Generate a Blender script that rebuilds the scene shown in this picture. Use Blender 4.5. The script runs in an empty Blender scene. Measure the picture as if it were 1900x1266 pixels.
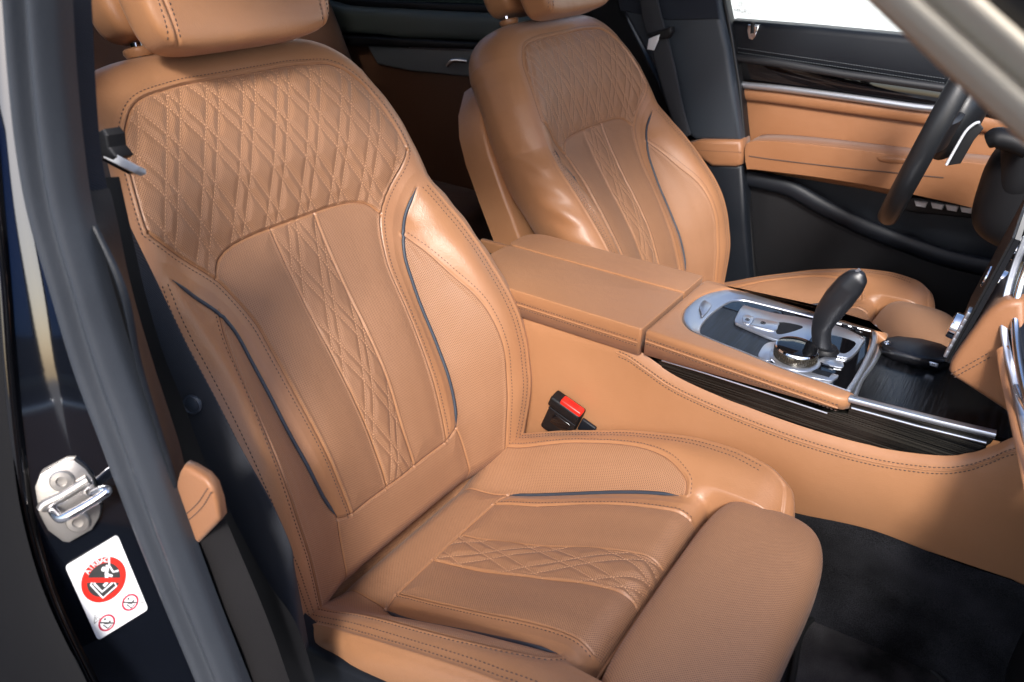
import bpy, bmesh, math, random
import numpy as np
from mathutils import Vector, Matrix
random.seed(7)
SC = bpy.context.scene
COL = SC.collection
# ------------------------------------------------------------------ camera
CAM = np.array([0.5847474, -0.6510087, 0.7642970])
RX = np.array([0.82574976, 0.56370004, 0.01948342])
UX = np.array([-0.28570244, 0.38823525, 0.87615496])
FX = np.array([-0.48632443, 0.72905120, -0.48163564])
FL = 1469.3911
cam = bpy.data.cameras.new('camera'); co = bpy.data.objects.new('camera', cam); COL.objects.link(co)
M = Matrix([[RX[0], UX[0], -FX[0], CAM[0]], [RX[1], UX[1], -FX[1], CAM[1]], [RX[2], UX[2], -FX[2], CAM[2]], [0, 0, 0, 1]])
co.matrix_world = M
cam.sensor_fit = 'HORIZONTAL'; cam.sensor_width = 36; cam.lens = FL / 1900 * 36
cam.clip_start = 0.02; cam.clip_end = 400
cam.dof.use_dof = True; cam.dof.focus_distance = 1.12; cam.dof.aperture_fstop = 8.0
SC.camera = co
# ------------------------------------------------------------------ light
SUN_EL, SUN_AZ = math.radians(52), None
sun_dir = Vector((0.42, -0.85, 0.74)).normalized()      # towards the sun
w = bpy.data.worlds.new('World'); SC.world = w; w.use_nodes = True
nt = w.node_tree
bg = nt.nodes['Background']
sky = nt.nodes.new('ShaderNodeTexSky'); sky.sky_type = 'NISHITA'; sky.sun_disc = False
sky.sun_elevation = math.asin(sun_dir.z); sky.sun_rotation = math.atan2(sun_dir.x, sun_dir.y)
sky.air_density = 0.8; sky.dust_density = 2; sky.ozone_density = 1.0
nt.links.new(sky.outputs[0], bg.inputs[0]); bg.inputs[1].default_value = 0.105
sl = bpy.data.lights.new('sun', 'SUN'); sl.energy = 1.5; sl.angle = math.radians(11); sl.color = (1, .97, .94)
so = bpy.data.objects.new('sun', sl); COL.objects.link(so)
so.rotation_euler = sun_dir.to_track_quat('Z', 'Y').to_euler()
SC.view_settings.view_transform = 'Standard'; SC.view_settings.look = 'None'
SC.view_settings.gamma = 1; SC.view_settings.use_curve_mapping = False
SC.view_settings.exposure = 1.75
SC.cycles.max_bounces = 8; SC.cycles.diffuse_bounces = 4; SC.cycles.glossy_bounces = 4
SC.cycles.transparent_max_bounces = 8; SC.cycles.caustics_reflective = False; SC.cycles.caustics_refractive = False
# ------------------------------------------------------------------ point helpers
def ray(p): return FX + RX * (p[0] - 950) / FL - UX * (p[1] - 633) / FL
def at(p, ax, val):
    d = ray(p); k = (val - CAM[ax]) / d[ax]; return CAM + k * d
def atd(p, dep): return CAM + ray(p) * dep
def atz(p, z): return at(p, 2, z)
def aty(p, y): return at(p, 1, y)
def atp(p, p0, n):
    d = ray(p); return CAM + d * (((np.array(p0) - CAM) @ n) / (d @ n))
TILT = .034
def atc(p, h):
    """point on the gently forward-sloping console top, given in the console's own unsloped frame"""
    q = atp(p, (.195, 0, h), np.array([TILT, 0, 1.])); q[2] = h; return q
def V(a): return [Vector(x) for x in a]
def crom(P, n=8, closed=False):
    P = [np.array(p, float) for p in P]; m = len(P); out = []
    R = range(m if closed else m - 1)
    for i in R:
        g = (lambda k: P[k % m]) if closed else (lambda k: P[min(max(k, 0), m - 1)])
        p0, p1, p2, p3 = g(i - 1), g(i), g(i + 1), g(i + 2)
        if not closed:
            if i == 0: p0 = 2 * p1 - p2
            if i == m - 2: p3 = 2 * p2 - p1
        for j in range(n):
            s = j / n
            out.append(.5 * ((2 * p1) + (-p0 + p2) * s + (2 * p0 - 5 * p1 + 4 * p2 - p3) * s * s + (-p0 + 3 * p1 - 3 * p2 + p3) * s ** 3))
    if not closed: out.append(P[-1])
    return out
def resample(P, step):
    P = np.array(P, float); L = np.concatenate([[0], np.cumsum(np.linalg.norm(np.diff(P, axis=0), axis=1))])
    n = max(2, int(L[-1] / step) + 1); s = np.linspace(0, L[-1], n)
    return np.stack([np.interp(s, L, P[:, k]) for k in range(P.shape[1])], 1)
# ------------------------------------------------------------------ object helpers
def tag(o, label, cat, group=None, kind=None):
    if label: o['label'] = label
    if cat: o['category'] = cat
    if group: o['group'] = group
    if kind: o['kind'] = kind
    return o
def empty(name, loc, label, cat, group=None):
    o = bpy.data.objects.new(name, None); COL.objects.link(o); o.location = loc; o.empty_display_size = .05
    return tag(o, label, cat, group)
def struct(o): o['kind'] = 'structure'; return o
def mesh_obj(name, verts, faces, mat, parent=None, smooth=True):
    me = bpy.data.meshes.new(name)
    if isinstance(verts, np.ndarray): verts = verts.tolist()
    me.from_pydata([tuple(v) for v in verts], [], [tuple(f) for f in faces])
    return wrap(name, me, mat, parent, smooth)
def wrap(name, me, mat, parent=None, smooth=True):
    o = bpy.data.objects.new(name, me); COL.objects.link(o)
    for m in (mat if isinstance(mat, (list, tuple)) else [mat]): me.materials.append(m)
    if smooth:
        me.polygons.foreach_set('use_smooth', [True] * len(me.polygons))
    if parent:
        o.parent = parent
        o.matrix_parent_inverse = Matrix.Translation(parent.location).inverted() if parent.type == 'EMPTY' else Matrix.Identity(4)
        if parent.type != 'EMPTY' and parent.parent is not None: o.matrix_parent_inverse = Matrix.Identity(4)
    me.update()
    return o
def bm_obj(name, bm, mat, parent=None, smooth=True, sharp=35):
    bmesh.ops.recalc_face_normals(bm, faces=bm.faces)
    me = bpy.data.meshes.new(name); bm.to_mesh(me); bm.free()
    o = wrap(name, me, mat, parent, smooth)
    if smooth:
        try: me.set_sharp_from_angle(angle=math.radians(sharp))
        except Exception: pass
    return o
def bev(bm, edges, r, seg=3):
    bmesh.ops.bevel(bm, geom=list(edges), offset=r, segments=seg, profile=.5, affect='EDGES', clamp_overlap=True)
def slab_bm(P, ext, r=.003, seg=3, bm=None):
    """closed polygon P (3D, planar) extruded by vector ext, rim rounded by r"""
    own = bm is None
    if own: bm = bmesh.new()
    vs = [bm.verts.new(p) for p in P]; f = bm.faces.new(vs)
    g = bmesh.ops.extrude_face_region(bm, geom=[f]); nv = [e for e in g['geom'] if isinstance(e, bmesh.types.BMVert)]
    bmesh.ops.translate(bm, verts=nv, vec=Vector(ext))
    if r > 0:
        s = set(vs)
        bev(bm, [e for e in bm.edges if e.verts[0] in s and e.verts[1] in s], r, seg)
    return bm
def slab(name, P, ext, mat, parent=None, r=.003, seg=3, sharp=35):
    return bm_obj(name, slab_bm(P, ext, r, seg), mat, parent, sharp=sharp)
def box_bm(c, s, r=.003, rot=None, seg=3, bm=None):
    b2 = bmesh.new(); bmesh.ops.create_cube(b2, size=1)
    bmesh.ops.scale(b2, vec=Vector(s), verts=b2.verts)
    if r > 0: bev(b2, b2.edges, min(r, min(s) * .49), seg)
    if rot is not None: bmesh.ops.rotate(b2, cent=(0, 0, 0), matrix=rot, verts=b2.verts)
    bmesh.ops.translate(b2, vec=Vector(c), verts=b2.verts)
    if bm is None: return b2
    me = bpy.data.meshes.new('t'); b2.to_mesh(me); b2.free(); bm.from_mesh(me); bpy.data.meshes.remove(me); return bm
def box(name, c, s, mat, parent=None, r=.003, rot=None):
    return bm_obj(name, box_bm(c, s, r, rot), mat, parent)
def frames(P):
    P = np.array(P); T = np.gradient(P, axis=0); T /= np.linalg.norm(T, axis=1)[:, None] + 1e-12; return T
def sweep_bm(P, sec, up, scale=None, cap=True, bm=None):
    """sweep 2D section (list of (a,b): a along side, b along up) down path P"""
    own = bm is None
    if own: bm = bmesh.new()
    P = np.array(P, float); T = frames(P); rings = []
    for i, p in enumerate(P):
        u = np.array(up(i) if callable(up) else up, float); s = np.cross(T[i], u); s /= np.linalg.norm(s) + 1e-12; u2 = np.cross(s, T[i])
        k = 1 if scale is None else (scale(i) if callable(scale) else scale[i])
        ka, kb = (k if isinstance(k, (tuple, list, np.ndarray)) else (k, k))
        rings.append([bm.verts.new(p + s * a * ka + u2 * b * kb) for a, b in sec])
    n = len(sec)
    for r0, r1 in zip(rings[:-1], rings[1:]):
        for j in range(n): bm.faces.new((r0[j], r0[(j + 1) % n], r1[(j + 1) % n], r1[j]))
    if cap:
        bm.faces.new(list(reversed(rings[0]))); bm.faces.new(rings[-1])
    return bm
def circ(r, n=10, ry=None): return [(r * math.cos(a), (ry or r) * math.sin(a)) for a in np.linspace(0, 2 * math.pi, n, endpoint=False)]
def tube(name, P, r, mat, parent=None, n=10, up=(0.01, 0.02, 1), ry=None, scale=None):
    return bm_obj(name, sweep_bm(P, circ(r, n, ry), up, scale), mat, parent, sharp=60)
def lathe_bm(prof, n=48, bm=None):
    bm = bm or bmesh.new(); rings = []
    for r, z in prof: rings.append([bm.verts.new((r * math.cos(a), r * math.sin(a), z)) for a in np.linspace(0, 2 * math.pi, n, endpoint=False)])
    for r0, r1 in zip(rings[:-1], rings[1:]):
        for j in range(n): bm.faces.new((r0[j], r0[(j + 1) % n], r1[(j + 1) % n], r1[j]))
    bm.faces.new(list(reversed(rings[0]))); bm.faces.new(rings[-1]); return bm
def place(bm, c, z=(0, 0, 1), x=None):
    z = Vector(z).normalized(); x = Vector(x) if x is not None else Vector((1, 0, 0.013)); y = z.cross(x).normalized(); x = y.cross(z)
    R = Matrix((x, y, z)).transposed(); bmesh.ops.rotate(bm, cent=(0, 0, 0), matrix=R, verts=bm.verts); bmesh.ops.translate(bm, vec=Vector(c), verts=bm.verts); return bm
def lathe(name, prof, c, z, mat, parent=None, n=48, sharp=40):
    return bm_obj(name, place(lathe_bm(prof, n), c, z), mat, parent, sharp=sharp)
def merge_into(o, vs, fs, m):
    me = o.data; ml = [x.name for x in me.materials]
    if m.name not in ml: me.materials.append(m); ml.append(m.name)
    mi = ml.index(m.name); nv, nl, npy = len(me.vertices), len(me.loops), len(me.polygons); F = np.array(fs, dtype=np.int32)
    me.vertices.add(len(vs)); co = np.empty(len(me.vertices) * 3); me.vertices.foreach_get('co', co); co[nv * 3:] = np.array(vs, float).ravel(); me.vertices.foreach_set('co', co)
    me.loops.add(F.size); li = np.empty(len(me.loops), dtype=np.int32); me.loops.foreach_get('vertex_index', li); li[nl:] = F.ravel() + nv; me.loops.foreach_set('vertex_index', li)
    me.polygons.add(len(F)); ls = np.empty(len(me.polygons), dtype=np.int32); me.polygons.foreach_get('loop_start', ls); ls[npy:] = nl + np.arange(0, F.size, 4); me.polygons.foreach_set('loop_start', ls)
    mx = np.empty(len(me.polygons), dtype=np.int32); me.polygons.foreach_get('material_index', mx); mx[npy:] = mi; me.polygons.foreach_set('material_index', mx)
    me.update(calc_edges=True); me.validate(); return o
def stitch_mesh(name, rows, mat, parent, L=.0034, W=.00055, H=.0005):
    """rows: list of (points Nx3, normals Nx3) one stitch per point; tiny rounded thread pieces"""
    vs = []; fs = []
    for P, Nn in rows:
        P = np.array(P); Nn = np.array(Nn)
        if len(P) < 2: continue
        T = frames(P)
        for p, t, n in zip(P, T, Nn):
            s = np.cross(t, n); s /= np.linalg.norm(s) + 1e-9; b = len(vs)
            for k, (l, hw) in enumerate(((-.5, .35), (-.25, 1), (.25, 1), (.5, .35))):
                c = p + t * L * l; h = H * (1 if abs(l) < .4 else -.6)
                vs += [c - s * W * hw - n * H, c - s * W * hw * .6 + n * h, c + s * W * hw * .6 + n * h, c + s * W * hw - n * H]
            for k in range(3):
                for j in range(3): fs.append((b + k * 4 + j, b + k * 4 + j + 1, b + k * 4 + 5 + j, b + k * 4 + 4 + j))
            fs.append((b, b + 3, b + 2, b + 1)); fs.append((b + 12, b + 13, b + 14, b + 15))
    if not vs: return None
    return merge_into(parent, vs, fs, mat)
# ------------------------------------------------------------------ materials
def mat(name, col, rough=.5, metal=0, spec=.5, **kw):
    m = bpy.data.materials.new(name); m.use_nodes = True; b = m.node_tree.nodes['Principled BSDF']
    b.inputs['Base Color'].default_value = (*col, 1); b.inputs['Roughness'].default_value = rough
    b.inputs['Metallic'].default_value = metal; b.inputs['Specular IOR Level'].default_value = spec
    for k, v in kw.items(): b.inputs[k.replace('_', ' ')].default_value = v
    return m
def N_(m, t, **kw):
    n = m.node_tree.nodes.new('ShaderNode' + t)
    for k, v in kw.items(): setattr(n, k, v)
    return n
def lk(m, a, b): m.node_tree.links.new(a, b)
def noise_bump(m, scale, dist, strength=.5, coord='Object', detail=3, vor=False, rough_var=0, col_var=0):
    b = m.node_tree.nodes['Principled BSDF']; tc = N_(m, 'TexCoord')
    if vor: t = N_(m, 'TexVoronoi'); t.inputs['Scale'].default_value = scale; h = t.outputs['Distance']
    else: t = N_(m, 'TexNoise'); t.inputs['Scale'].default_value = scale; t.inputs['Detail'].default_value = detail; h = t.outputs['Fac']
    lk(m, tc.outputs[coord], t.inputs['Vector'])
    bu = N_(m, 'Bump'); bu.inputs['Distance'].default_value = dist; bu.inputs['Strength'].default_value = strength
    lk(m, h, bu.inputs['Height']); lk(m, bu.outputs[0], b.inputs['Normal'])
    if rough_var or col_var:
        t2 = N_(m, 'TexNoise'); t2.inputs['Scale'].default_value = 9; t2.inputs['Detail'].default_value = 5; lk(m, tc.outputs[coord], t2.inputs['Vector'])
        if rough_var:
            mr = N_(m, 'MapRange'); r = b.inputs['Roughness'].default_value
            mr.inputs['From Min'].default_value = .3; mr.inputs['From Max'].default_value = .7
            mr.inputs['To Min'].default_value = r - rough_var; mr.inputs['To Max'].default_value = r + rough_var
            lk(m, t2.outputs['Fac'], mr.inputs['Value']); lk(m, mr.outputs[0], b.inputs['Roughness'])
        if col_var:
            mx = N_(m, 'MixRGB'); c = b.inputs['Base Color'].default_value[:]
            mx.inputs[1].default_value = (c[0] * (1 - col_var), c[1] * (1 - col_var * 1.1), c[2] * (1 - col_var * 1.2), 1)
            mx.inputs[2].default_value = (min(1, c[0] * (1 + col_var)), c[1] * (1 + col_var), c[2] * (1 + col_var), 1)
            lk(m, t2.outputs['Fac'], mx.inputs[0]); lk(m, mx.outputs[0], b.inputs['Base Color'])
    return m
TAN = (.365, .174, .080)
def leather(name, col=TAN, perf=False, rough=.36):
    m = mat(name, col, rough, spec=.45)
    m.node_tree.nodes['Principled BSDF'].inputs['Sheen Weight'].default_value = .08
    b = m.node_tree.nodes['Principled BSDF']
    tc = N_(m, 'TexCoord'); v = N_(m, 'TexVoronoi'); v.inputs['Scale'].default_value = 700; lk(m, tc.outputs['Object'], v.inputs['Vector'])
    n = N_(m, 'TexNoise'); n.inputs['Scale'].default_value = 60; n.inputs['Detail'].default_value = 6; lk(m, tc.outputs['Object'], n.inputs['Vector'])
    n2 = N_(m, 'TexNoise'); n2.inputs['Scale'].default_value = 7; n2.inputs['Detail'].default_value = 7; n2.inputs['Roughness'].default_value = .6; lk(m, tc.outputs['Object'], n2.inputs['Vector'])
    b1 = N_(m, 'Bump'); b1.inputs['Distance'].default_value = .00025; b1.inputs['Strength'].default_value = .5; lk(m, v.outputs['Distance'], b1.inputs['Height'])
    b2 = N_(m, 'Bump'); b2.inputs['Distance'].default_value = .0016; b2.inputs['Strength'].default_value = .35; lk(m, n.outputs['Fac'], b2.inputs['Height']); lk(m, b1.outputs[0], b2.inputs['Normal'])
    cr_ = N_(m, 'TexVoronoi', feature='DISTANCE_TO_EDGE'); cr_.inputs['Scale'].default_value = 26; cw = N_(m, 'TexNoise'); cw.inputs['Scale'].default_value = 11; cw.inputs['Detail'].default_value = 4; lk(m, tc.outputs['Object'], cw.inputs['Vector'])
    cm = N_(m, 'MixRGB'); cm.inputs[0].default_value = .22; lk(m, tc.outputs['Object'], cm.inputs[1]); lk(m, cw.outputs['Color'], cm.inputs[2]); lk(m, cm.outputs[0], cr_.inputs['Vector'])
    cmr = N_(m, 'MapRange'); cmr.inputs['From Max'].default_value = .07; lk(m, cr_.outputs['Distance'], cmr.inputs['Value'])
    b4 = N_(m, 'Bump'); b4.inputs['Distance'].default_value = .0011; b4.inputs['Strength'].default_value = (.05 if perf else .02); lk(m, cmr.outputs[0], b4.inputs['Height']); lk(m, b2.outputs[0], b4.inputs['Normal']); b2 = b4
    mx = N_(m, 'MixRGB'); mx.inputs[1].default_value = (col[0] * .86, col[1] * .82, col[2] * .78, 1); mx.inputs[2].default_value = (col[0] * 1.1, col[1] * 1.12, col[2] * 1.15, 1)
    lk(m, n2.outputs['Fac'], mx.inputs[0])
    mr = N_(m, 'MapRange'); mr.inputs['From Min'].default_value = .3; mr.inputs['From Max'].default_value = .7; mr.inputs['To Min'].default_value = rough - .08; mr.inputs['To Max'].default_value = rough + .1
    lk(m, n2.outputs['Fac'], mr.inputs['Value'])
    if not perf:
        lk(m, mx.outputs[0], b.inputs['Base Color']); lk(m, mr.outputs[0], b.inputs['Roughness']); lk(m, b2.outputs[0], b.inputs['Normal']); return m
    at_ = N_(m, 'Attribute', attribute_name='perf'); uv = N_(m, 'UVMap')
    # hex grid of holes
    def grid(off):
        mp = N_(m, 'Mapping'); mp.inputs['Location'].default_value = (off, off, 0); mp.inputs['Scale'].default_value = (1 / .0030, 1 / .0030, 1)
        mp.inputs['Rotation'].default_value = (0, 0, math.radians(45)) if False else (0, 0, 0)
        lk(m, uv.outputs[0], mp.inputs['Vector'])
        fr = N_(m, 'VectorMath', operation='FRACTION'); lk(m, mp.outputs[0], fr.inputs[0])
        sb = N_(m, 'VectorMath', operation='SUBTRACT'); lk(m, fr.outputs[0], sb.inputs[0]); sb.inputs[1].default_value = (.5, .5, 0)
        ml = N_(m, 'VectorMath', operation='MULTIPLY'); lk(m, sb.outputs[0], ml.inputs[0]); ml.inputs[1].default_value = (1, 1, 0)
        ln = N_(m, 'VectorMath', operation='LENGTH'); lk(m, ml.outputs[0], ln.inputs[0]); return ln.outputs['Value']
    mn = N_(m, 'Math', operation='MINIMUM'); lk(m, grid(0), mn.inputs[0]); lk(m, grid(.5), mn.inputs[1])
    hr = N_(m, 'MapRange'); hr.inputs['From Min'].default_value = .12; hr.inputs['From Max'].default_value = .24; hr.inputs['To Min'].default_value = 1; hr.inputs['To Max'].default_value = 0
    lk(m, mn.outputs[0], hr.inputs['Value'])
    hole = N_(m, 'Math', operation='MULTIPLY'); lk(m, hr.outputs[0], hole.inputs[0]); lk(m, at_.outputs['Fac'], hole.inputs[1])
    pc = N_(m, 'MixRGB'); lk(m, at_.outputs['Fac'], pc.inputs[0]); lk(m, mx.outputs[0], pc.inputs[1]); pc.inputs[2].default_value = (col[0] * 1.0, col[1] * 1.05, col[2] * 1.15, 1)  # perforated areas paler and pinker: their sheen is put into the base colour
    hc = N_(m, 'MixRGB'); lk(m, hole.outputs[0], hc.inputs[0]); lk(m, pc.outputs[0], hc.inputs[1]); hc.inputs[2].default_value = (col[0] * .30, col[1] * .25, col[2] * .25, 1)
    lk(m, hc.outputs[0], b.inputs['Base Color'])
    inv = N_(m, 'Math', operation='SUBTRACT'); inv.inputs[0].default_value = 1; lk(m, hole.outputs[0], inv.inputs[1])
    b3 = N_(m, 'Bump'); b3.inputs['Distance'].default_value = .0005; b3.inputs['Strength'].default_value = .6; lk(m, inv.outputs[0], b3.inputs['Height']); lk(m, b2.outputs[0], b3.inputs['Normal'])
    lk(m, b3.outputs[0], b.inputs['Normal'])
    ra = N_(m, 'MixRGB'); lk(m, at_.outputs['Fac'], ra.inputs[0]); lk(m, mr.outputs[0], ra.inputs[1]); ra.inputs[2].default_value = (.46, .46, .46, 1)
    lk(m, ra.outputs[0], b.inputs['Roughness'])
    return m
m_leath = leather('tan_leather'); m_seat = leather('tan_seat_leather', perf=True)
m_dash = leather('tan_dash_leather', (.29, .130, .058), rough=.42)
m_stitch_d = mat('dark_thread', (.075, .045, .035), .7); m_stitch_l = mat('pale_thread', (.56, .31, .17), .6)
m_pipe = mat('slate_piping', (.035, .045, .062), .5)
m_black = noise_bump(mat('black_plastic', (.006, .006, .007), .5, spec=.3), 900, .0003, .5)
m_navy = noise_bump(mat('dark_grained_trim', (.007, .009, .013), .48, spec=.35), 600, .0004, .5, rough_var=.06)
m_gloss = mat('gloss_black', (.004, .004, .005), .04, spec=.6)
m_carpaint = mat('gloss_black_paint', (.004, .005, .008), .05, spec=.5, IOR=1.9)
m_chrome = mat('chrome', (.82, .84, .88), .09, 1)
m_satin = noise_bump(mat('satin_metal', (.62, .65, .71), .30, .9), 1200, .0001, .3)
m_rubber = noise_bump(mat('grey_rubber_seal', (.034, .039, .048), .42), 250, .0006, .4, rough_var=.08, col_var=.1)
m_zinc = noise_bump(mat('zinc_plated_steel', (.47, .44, .41), .36, .85), 300, .0003, .3, rough_var=.06)
m_red = mat('red_plastic', (.75, .02, .012), .35)
m_white = mat('white_label', (.80, .80, .80), .4)
m_cream = noise_bump(mat('cream_pillar_cloth', (.56, .50, .40), .85), 500, .0004, .5)
m_pouch = noise_bump(mat('black_leather_pouch', (.010, .010, .012), .27), 300, .0006, .4)
def cloth(name, col, sc=900):
    m = mat(name, col, .9); b = m.node_tree.nodes['Principled BSDF']; tc = N_(m, 'TexCoord')
    wv = N_(m, 'TexWave', wave_type='BANDS', bands_direction='DIAGONAL'); wv.inputs['Scale'].default_value = sc / 6; wv.inputs['Distortion'].default_value = 1.0; lk(m, tc.outputs['Object'], wv.inputs['Vector'])
    mx = N_(m, 'MixRGB'); mx.inputs[1].default_value = (*[c * .6 for c in col], 1); mx.inputs[2].default_value = (*[c * 1.4 for c in col], 1); lk(m, wv.outputs['Fac'], mx.inputs[0]); lk(m, mx.outputs[0], b.inputs['Base Color'])
    bu = N_(m, 'Bump'); bu.inputs['Distance'].default_value = .0005; bu.inputs['Strength'].default_value = .6; lk(m, wv.outputs['Fac'], bu.inputs['Height']); lk(m, bu.outputs[0], b.inputs['Normal']); return m
m_belt = cloth('belt_webbing', (.026, .028, .034), 1800); m_pcloth = cloth('pillar_cloth', (.010, .014, .024), 1500)
def carpet_mat(name, col):
    m = mat(name, col, 1.0, spec=.1); b = m.node_tree.nodes['Principled BSDF']; tc = N_(m, 'TexCoord')
    n = N_(m, 'TexNoise'); n.inputs['Scale'].default_value = 900; n.inputs['Detail'].default_value = 4; lk(m, tc.outputs['Object'], n.inputs['Vector'])
    n2 = N_(m, 'TexNoise'); n2.inputs['Scale'].default_value = 14; n2.inputs['Detail'].default_value = 6; lk(m, tc.outputs['Object'], n2.inputs['Vector'])
    a = N_(m, 'Math', operation='MULTIPLY'); lk(m, n.outputs['Fac'], a.inputs[0]); lk(m, n2.outputs['Fac'], a.inputs[1])
    r = N_(m, 'MapRange'); r.inputs['From Min'].default_value = .12; r.inputs['From Max'].default_value = .42; lk(m, a.outputs[0], r.inputs['Value'])
    mx = N_(m, 'MixRGB'); mx.inputs[1].default_value = (*[c * .25 for c in col], 1); mx.inputs[2].default_value = (*[c * 3.2 for c in col], 1); lk(m, r.outputs[0], mx.inputs[0]); lk(m, mx.outputs[0], b.inputs['Base Color'])
    bu = N_(m, 'Bump'); bu.inputs['Distance'].default_value = .003; bu.inputs['Strength'].default_value = .8; lk(m, n.outputs['Fac'], bu.inputs['Height']); lk(m, bu.outputs[0], b.inputs['Normal']); return m
m_carpet = carpet_mat('black_carpet', (.013, .013, .0145)); m_mat = carpet_mat('black_mat', (.036, .034, .034))
def lined(name, c0, c1, scale, axis, rough=.2, dist=.0003):
    """fine straight veneer lines; axis = mapping scale vector, lines run where the scale is small"""
    m = mat(name, c0, rough, spec=.5); b = m.node_tree.nodes['Principled BSDF']; tc = N_(m, 'TexCoord'); mp = N_(m, 'Mapping'); mp.inputs['Scale'].default_value = axis; lk(m, tc.outputs['Object'], mp.inputs['Vector'])
    n = N_(m, 'TexNoise'); n.inputs['Scale'].default_value = scale; n.inputs['Detail'].default_value = 3; lk(m, mp.outputs[0], n.inputs['Vector'])
    r = N_(m, 'MapRange'); r.inputs['From Min'].default_value = .42; r.inputs['From Max'].default_value = .68; lk(m, n.outputs['Fac'], r.inputs['Value'])
    mx = N_(m, 'MixRGB'); mx.inputs[1].default_value = (*c0, 1); mx.inputs[2].default_value = (*c1, 1); lk(m, r.outputs[0], mx.inputs[0]); lk(m, mx.outputs[0], b.inputs['Base Color'])
    bu = N_(m, 'Bump'); bu.inputs['Distance'].default_value = dist; bu.inputs['Strength'].default_value = .5; lk(m, n.outputs['Fac'], bu.inputs['Height']); lk(m, bu.outputs[0], b.inputs['Normal']); return m
m_wood = lined('black_lined_veneer', (.0015, .0015, .0015), (.026, .024, .020), 60, (.06, 6, 9), .22)
m_wood2 = lined('cross_lined_veneer', (.003, .004, .006), (.016, .022, .034), 60, (7, .25, 1), .34)
m_glass = bpy.data.materials.new('window_glass'); m_glass.use_nodes = True
_n = m_glass.node_tree; _n.nodes.clear(); _o = _n.nodes.new('ShaderNodeOutputMaterial'); _t = _n.nodes.new('ShaderNodeBsdfTransparent'); _g = _n.nodes.new('ShaderNodeBsdfGlossy'); _m = _n.nodes.new('ShaderNodeMixShader')
_t.inputs[0].default_value = (.93, .96, .95, 1); _g.inputs['Roughness'].default_value = .01; _f = _n.nodes.new('ShaderNodeFresnel'); _f.inputs[0].default_value = 1.45
_n.links.new(_f.outputs[0], _m.inputs[0]); _n.links.new(_t.outputs[0], _m.inputs[1]); _n.links.new(_g.outputs[0], _m.inputs[2]); _n.links.new(_m.outputs[0], _o.inputs[0])
# ================================================================== SEATS
RR = math.radians(24.5); TD = np.array([-math.sin(RR), 0, math.cos(RR)]); ND = np.array([math.cos(RR), 0, math.sin(RR)])
def herm(xs, A, x, m):
    xs = np.array(xs, float); x = np.clip(x, xs[0], xs[-1] - 1e-9); i = np.clip(np.searchsorted(xs, x, side='right') - 1, 0, len(xs) - 2)
    h = xs[i + 1] - xs[i]; s = (x - xs[i]) / h; return i, h, (2*s**3-3*s**2+1), (s**3-2*s**2+s)*h, (-2*s**3+3*s**2), (s**3-s**2)*h
def surf(YS, XS, D):
    D = np.array(D, float).T
    def f(y, t):
        t = np.asarray(t, float).ravel(); a = np.abs(np.asarray(y, float).ravel())
        mt = np.gradient(D, XS, axis=0); i, h, a0, b0, a1, b1 = herm(XS, D, t, mt); e = (slice(None), None)
        R_ = a0[e]*D[i] + b0[e]*mt[i] + a1[e]*D[i+1] + b1[e]*mt[i+1]
        my = np.gradient(R_, YS, axis=1); my[:, 0] = 0
        i, h, a0, b0, a1, b1 = herm(YS, R_, a, my); n = np.arange(len(a))
        return a0*R_[n, i] + b0*my[n, i] + a1*R_[n, i+1] + b1*my[n, i+1]
    return f
BY = [0, .035, .11, .145, .18, .21, .245, .30]
BT = [-.10, 0, .04, .08, .12, .16, .20, .24, .28, .32, .36, .40, .44, .48, .52, .56, .60, .64, .70]
bsurf = surf(BY, BT, [
[-.040,-.020,-.012,-.004,.000,.004,.006,.004,.000,-.006,-.010,-.013,-.013,-.006,.004,.006,.004,-.002,-.015],
[-.040,-.020,-.012,-.004,.000,.004,.006,.004,.000,-.006,-.010,-.013,-.013,-.006,.004,.006,.004,-.002,-.015],
[-.038,-.018,-.008,.001,.007,.011,.011,.009,.006,.001,-.003,-.008,-.009,-.001,.008,.010,.007,.000,-.013],
[-.032,-.012,-.002,.006,.010,.012,.009,.006,.003,.001,.000,-.003,-.003,.006,.013,.014,.010,.002,-.013],
[-.020,.000,.014,.026,.034,.041,.042,.039,.034,.028,.018,.006,.006,.015,.019,.017,.010,.000,-.014],
[-.010,.015,.032,.048,.059,.069,.073,.071,.065,.055,.040,.027,.021,.023,.022,.016,.004,-.01,-.02],
[-.010,.020,.040,.058,.068,.076,.079,.076,.068,.058,.046,.032,.020,.015,.010,.004,-.01,-.02,-.03],
[-.010,.020,.040,.058,.068,.076,.079,.076,.068,.058,.046,.032,.010,.0,-.01,-.02,-.03,-.04,-.05]])
def C2(P, n=6): return np.array(crom([np.array(p, float) for p in P], n))
b_panel = C2([(0,.632),(.04,.632),(.075,.632),(.10,.630),(.132,.626),(.15,.620),(.165,.609),(.182,.587),(.193,.560),(.2,.535),(.206,.507),(.209,.485)])
b_ins = C2([(.209,.485),(.202,.475),(.19,.462),(.170,.443),(.152,.425),(.139,.408),(.131,.390),(.124,.37),(.117,.342),(.115,.31),(.113,.26),(.110,.21),(.106,.152),(.103,.104),(.100,.067)])
b_arc = C2([(0,.446),(.045,.446),(.075,.445),(.10,.442),(.119,.436),(.131,.427),(.141,.412)])
b_str = C2([(.037,.444),(.036,.4),(.035,.33),(.034,.265),(.032,.2),(.029,.15),(.028,.1),(.029,.064)])
b_band = C2([(0,.064),(.06,.066),(.1,.067),(.124,.076)])
b_bside = C2([(.124,.076),(.129,.05),(.134,.0),(.136,-.03)])
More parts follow.
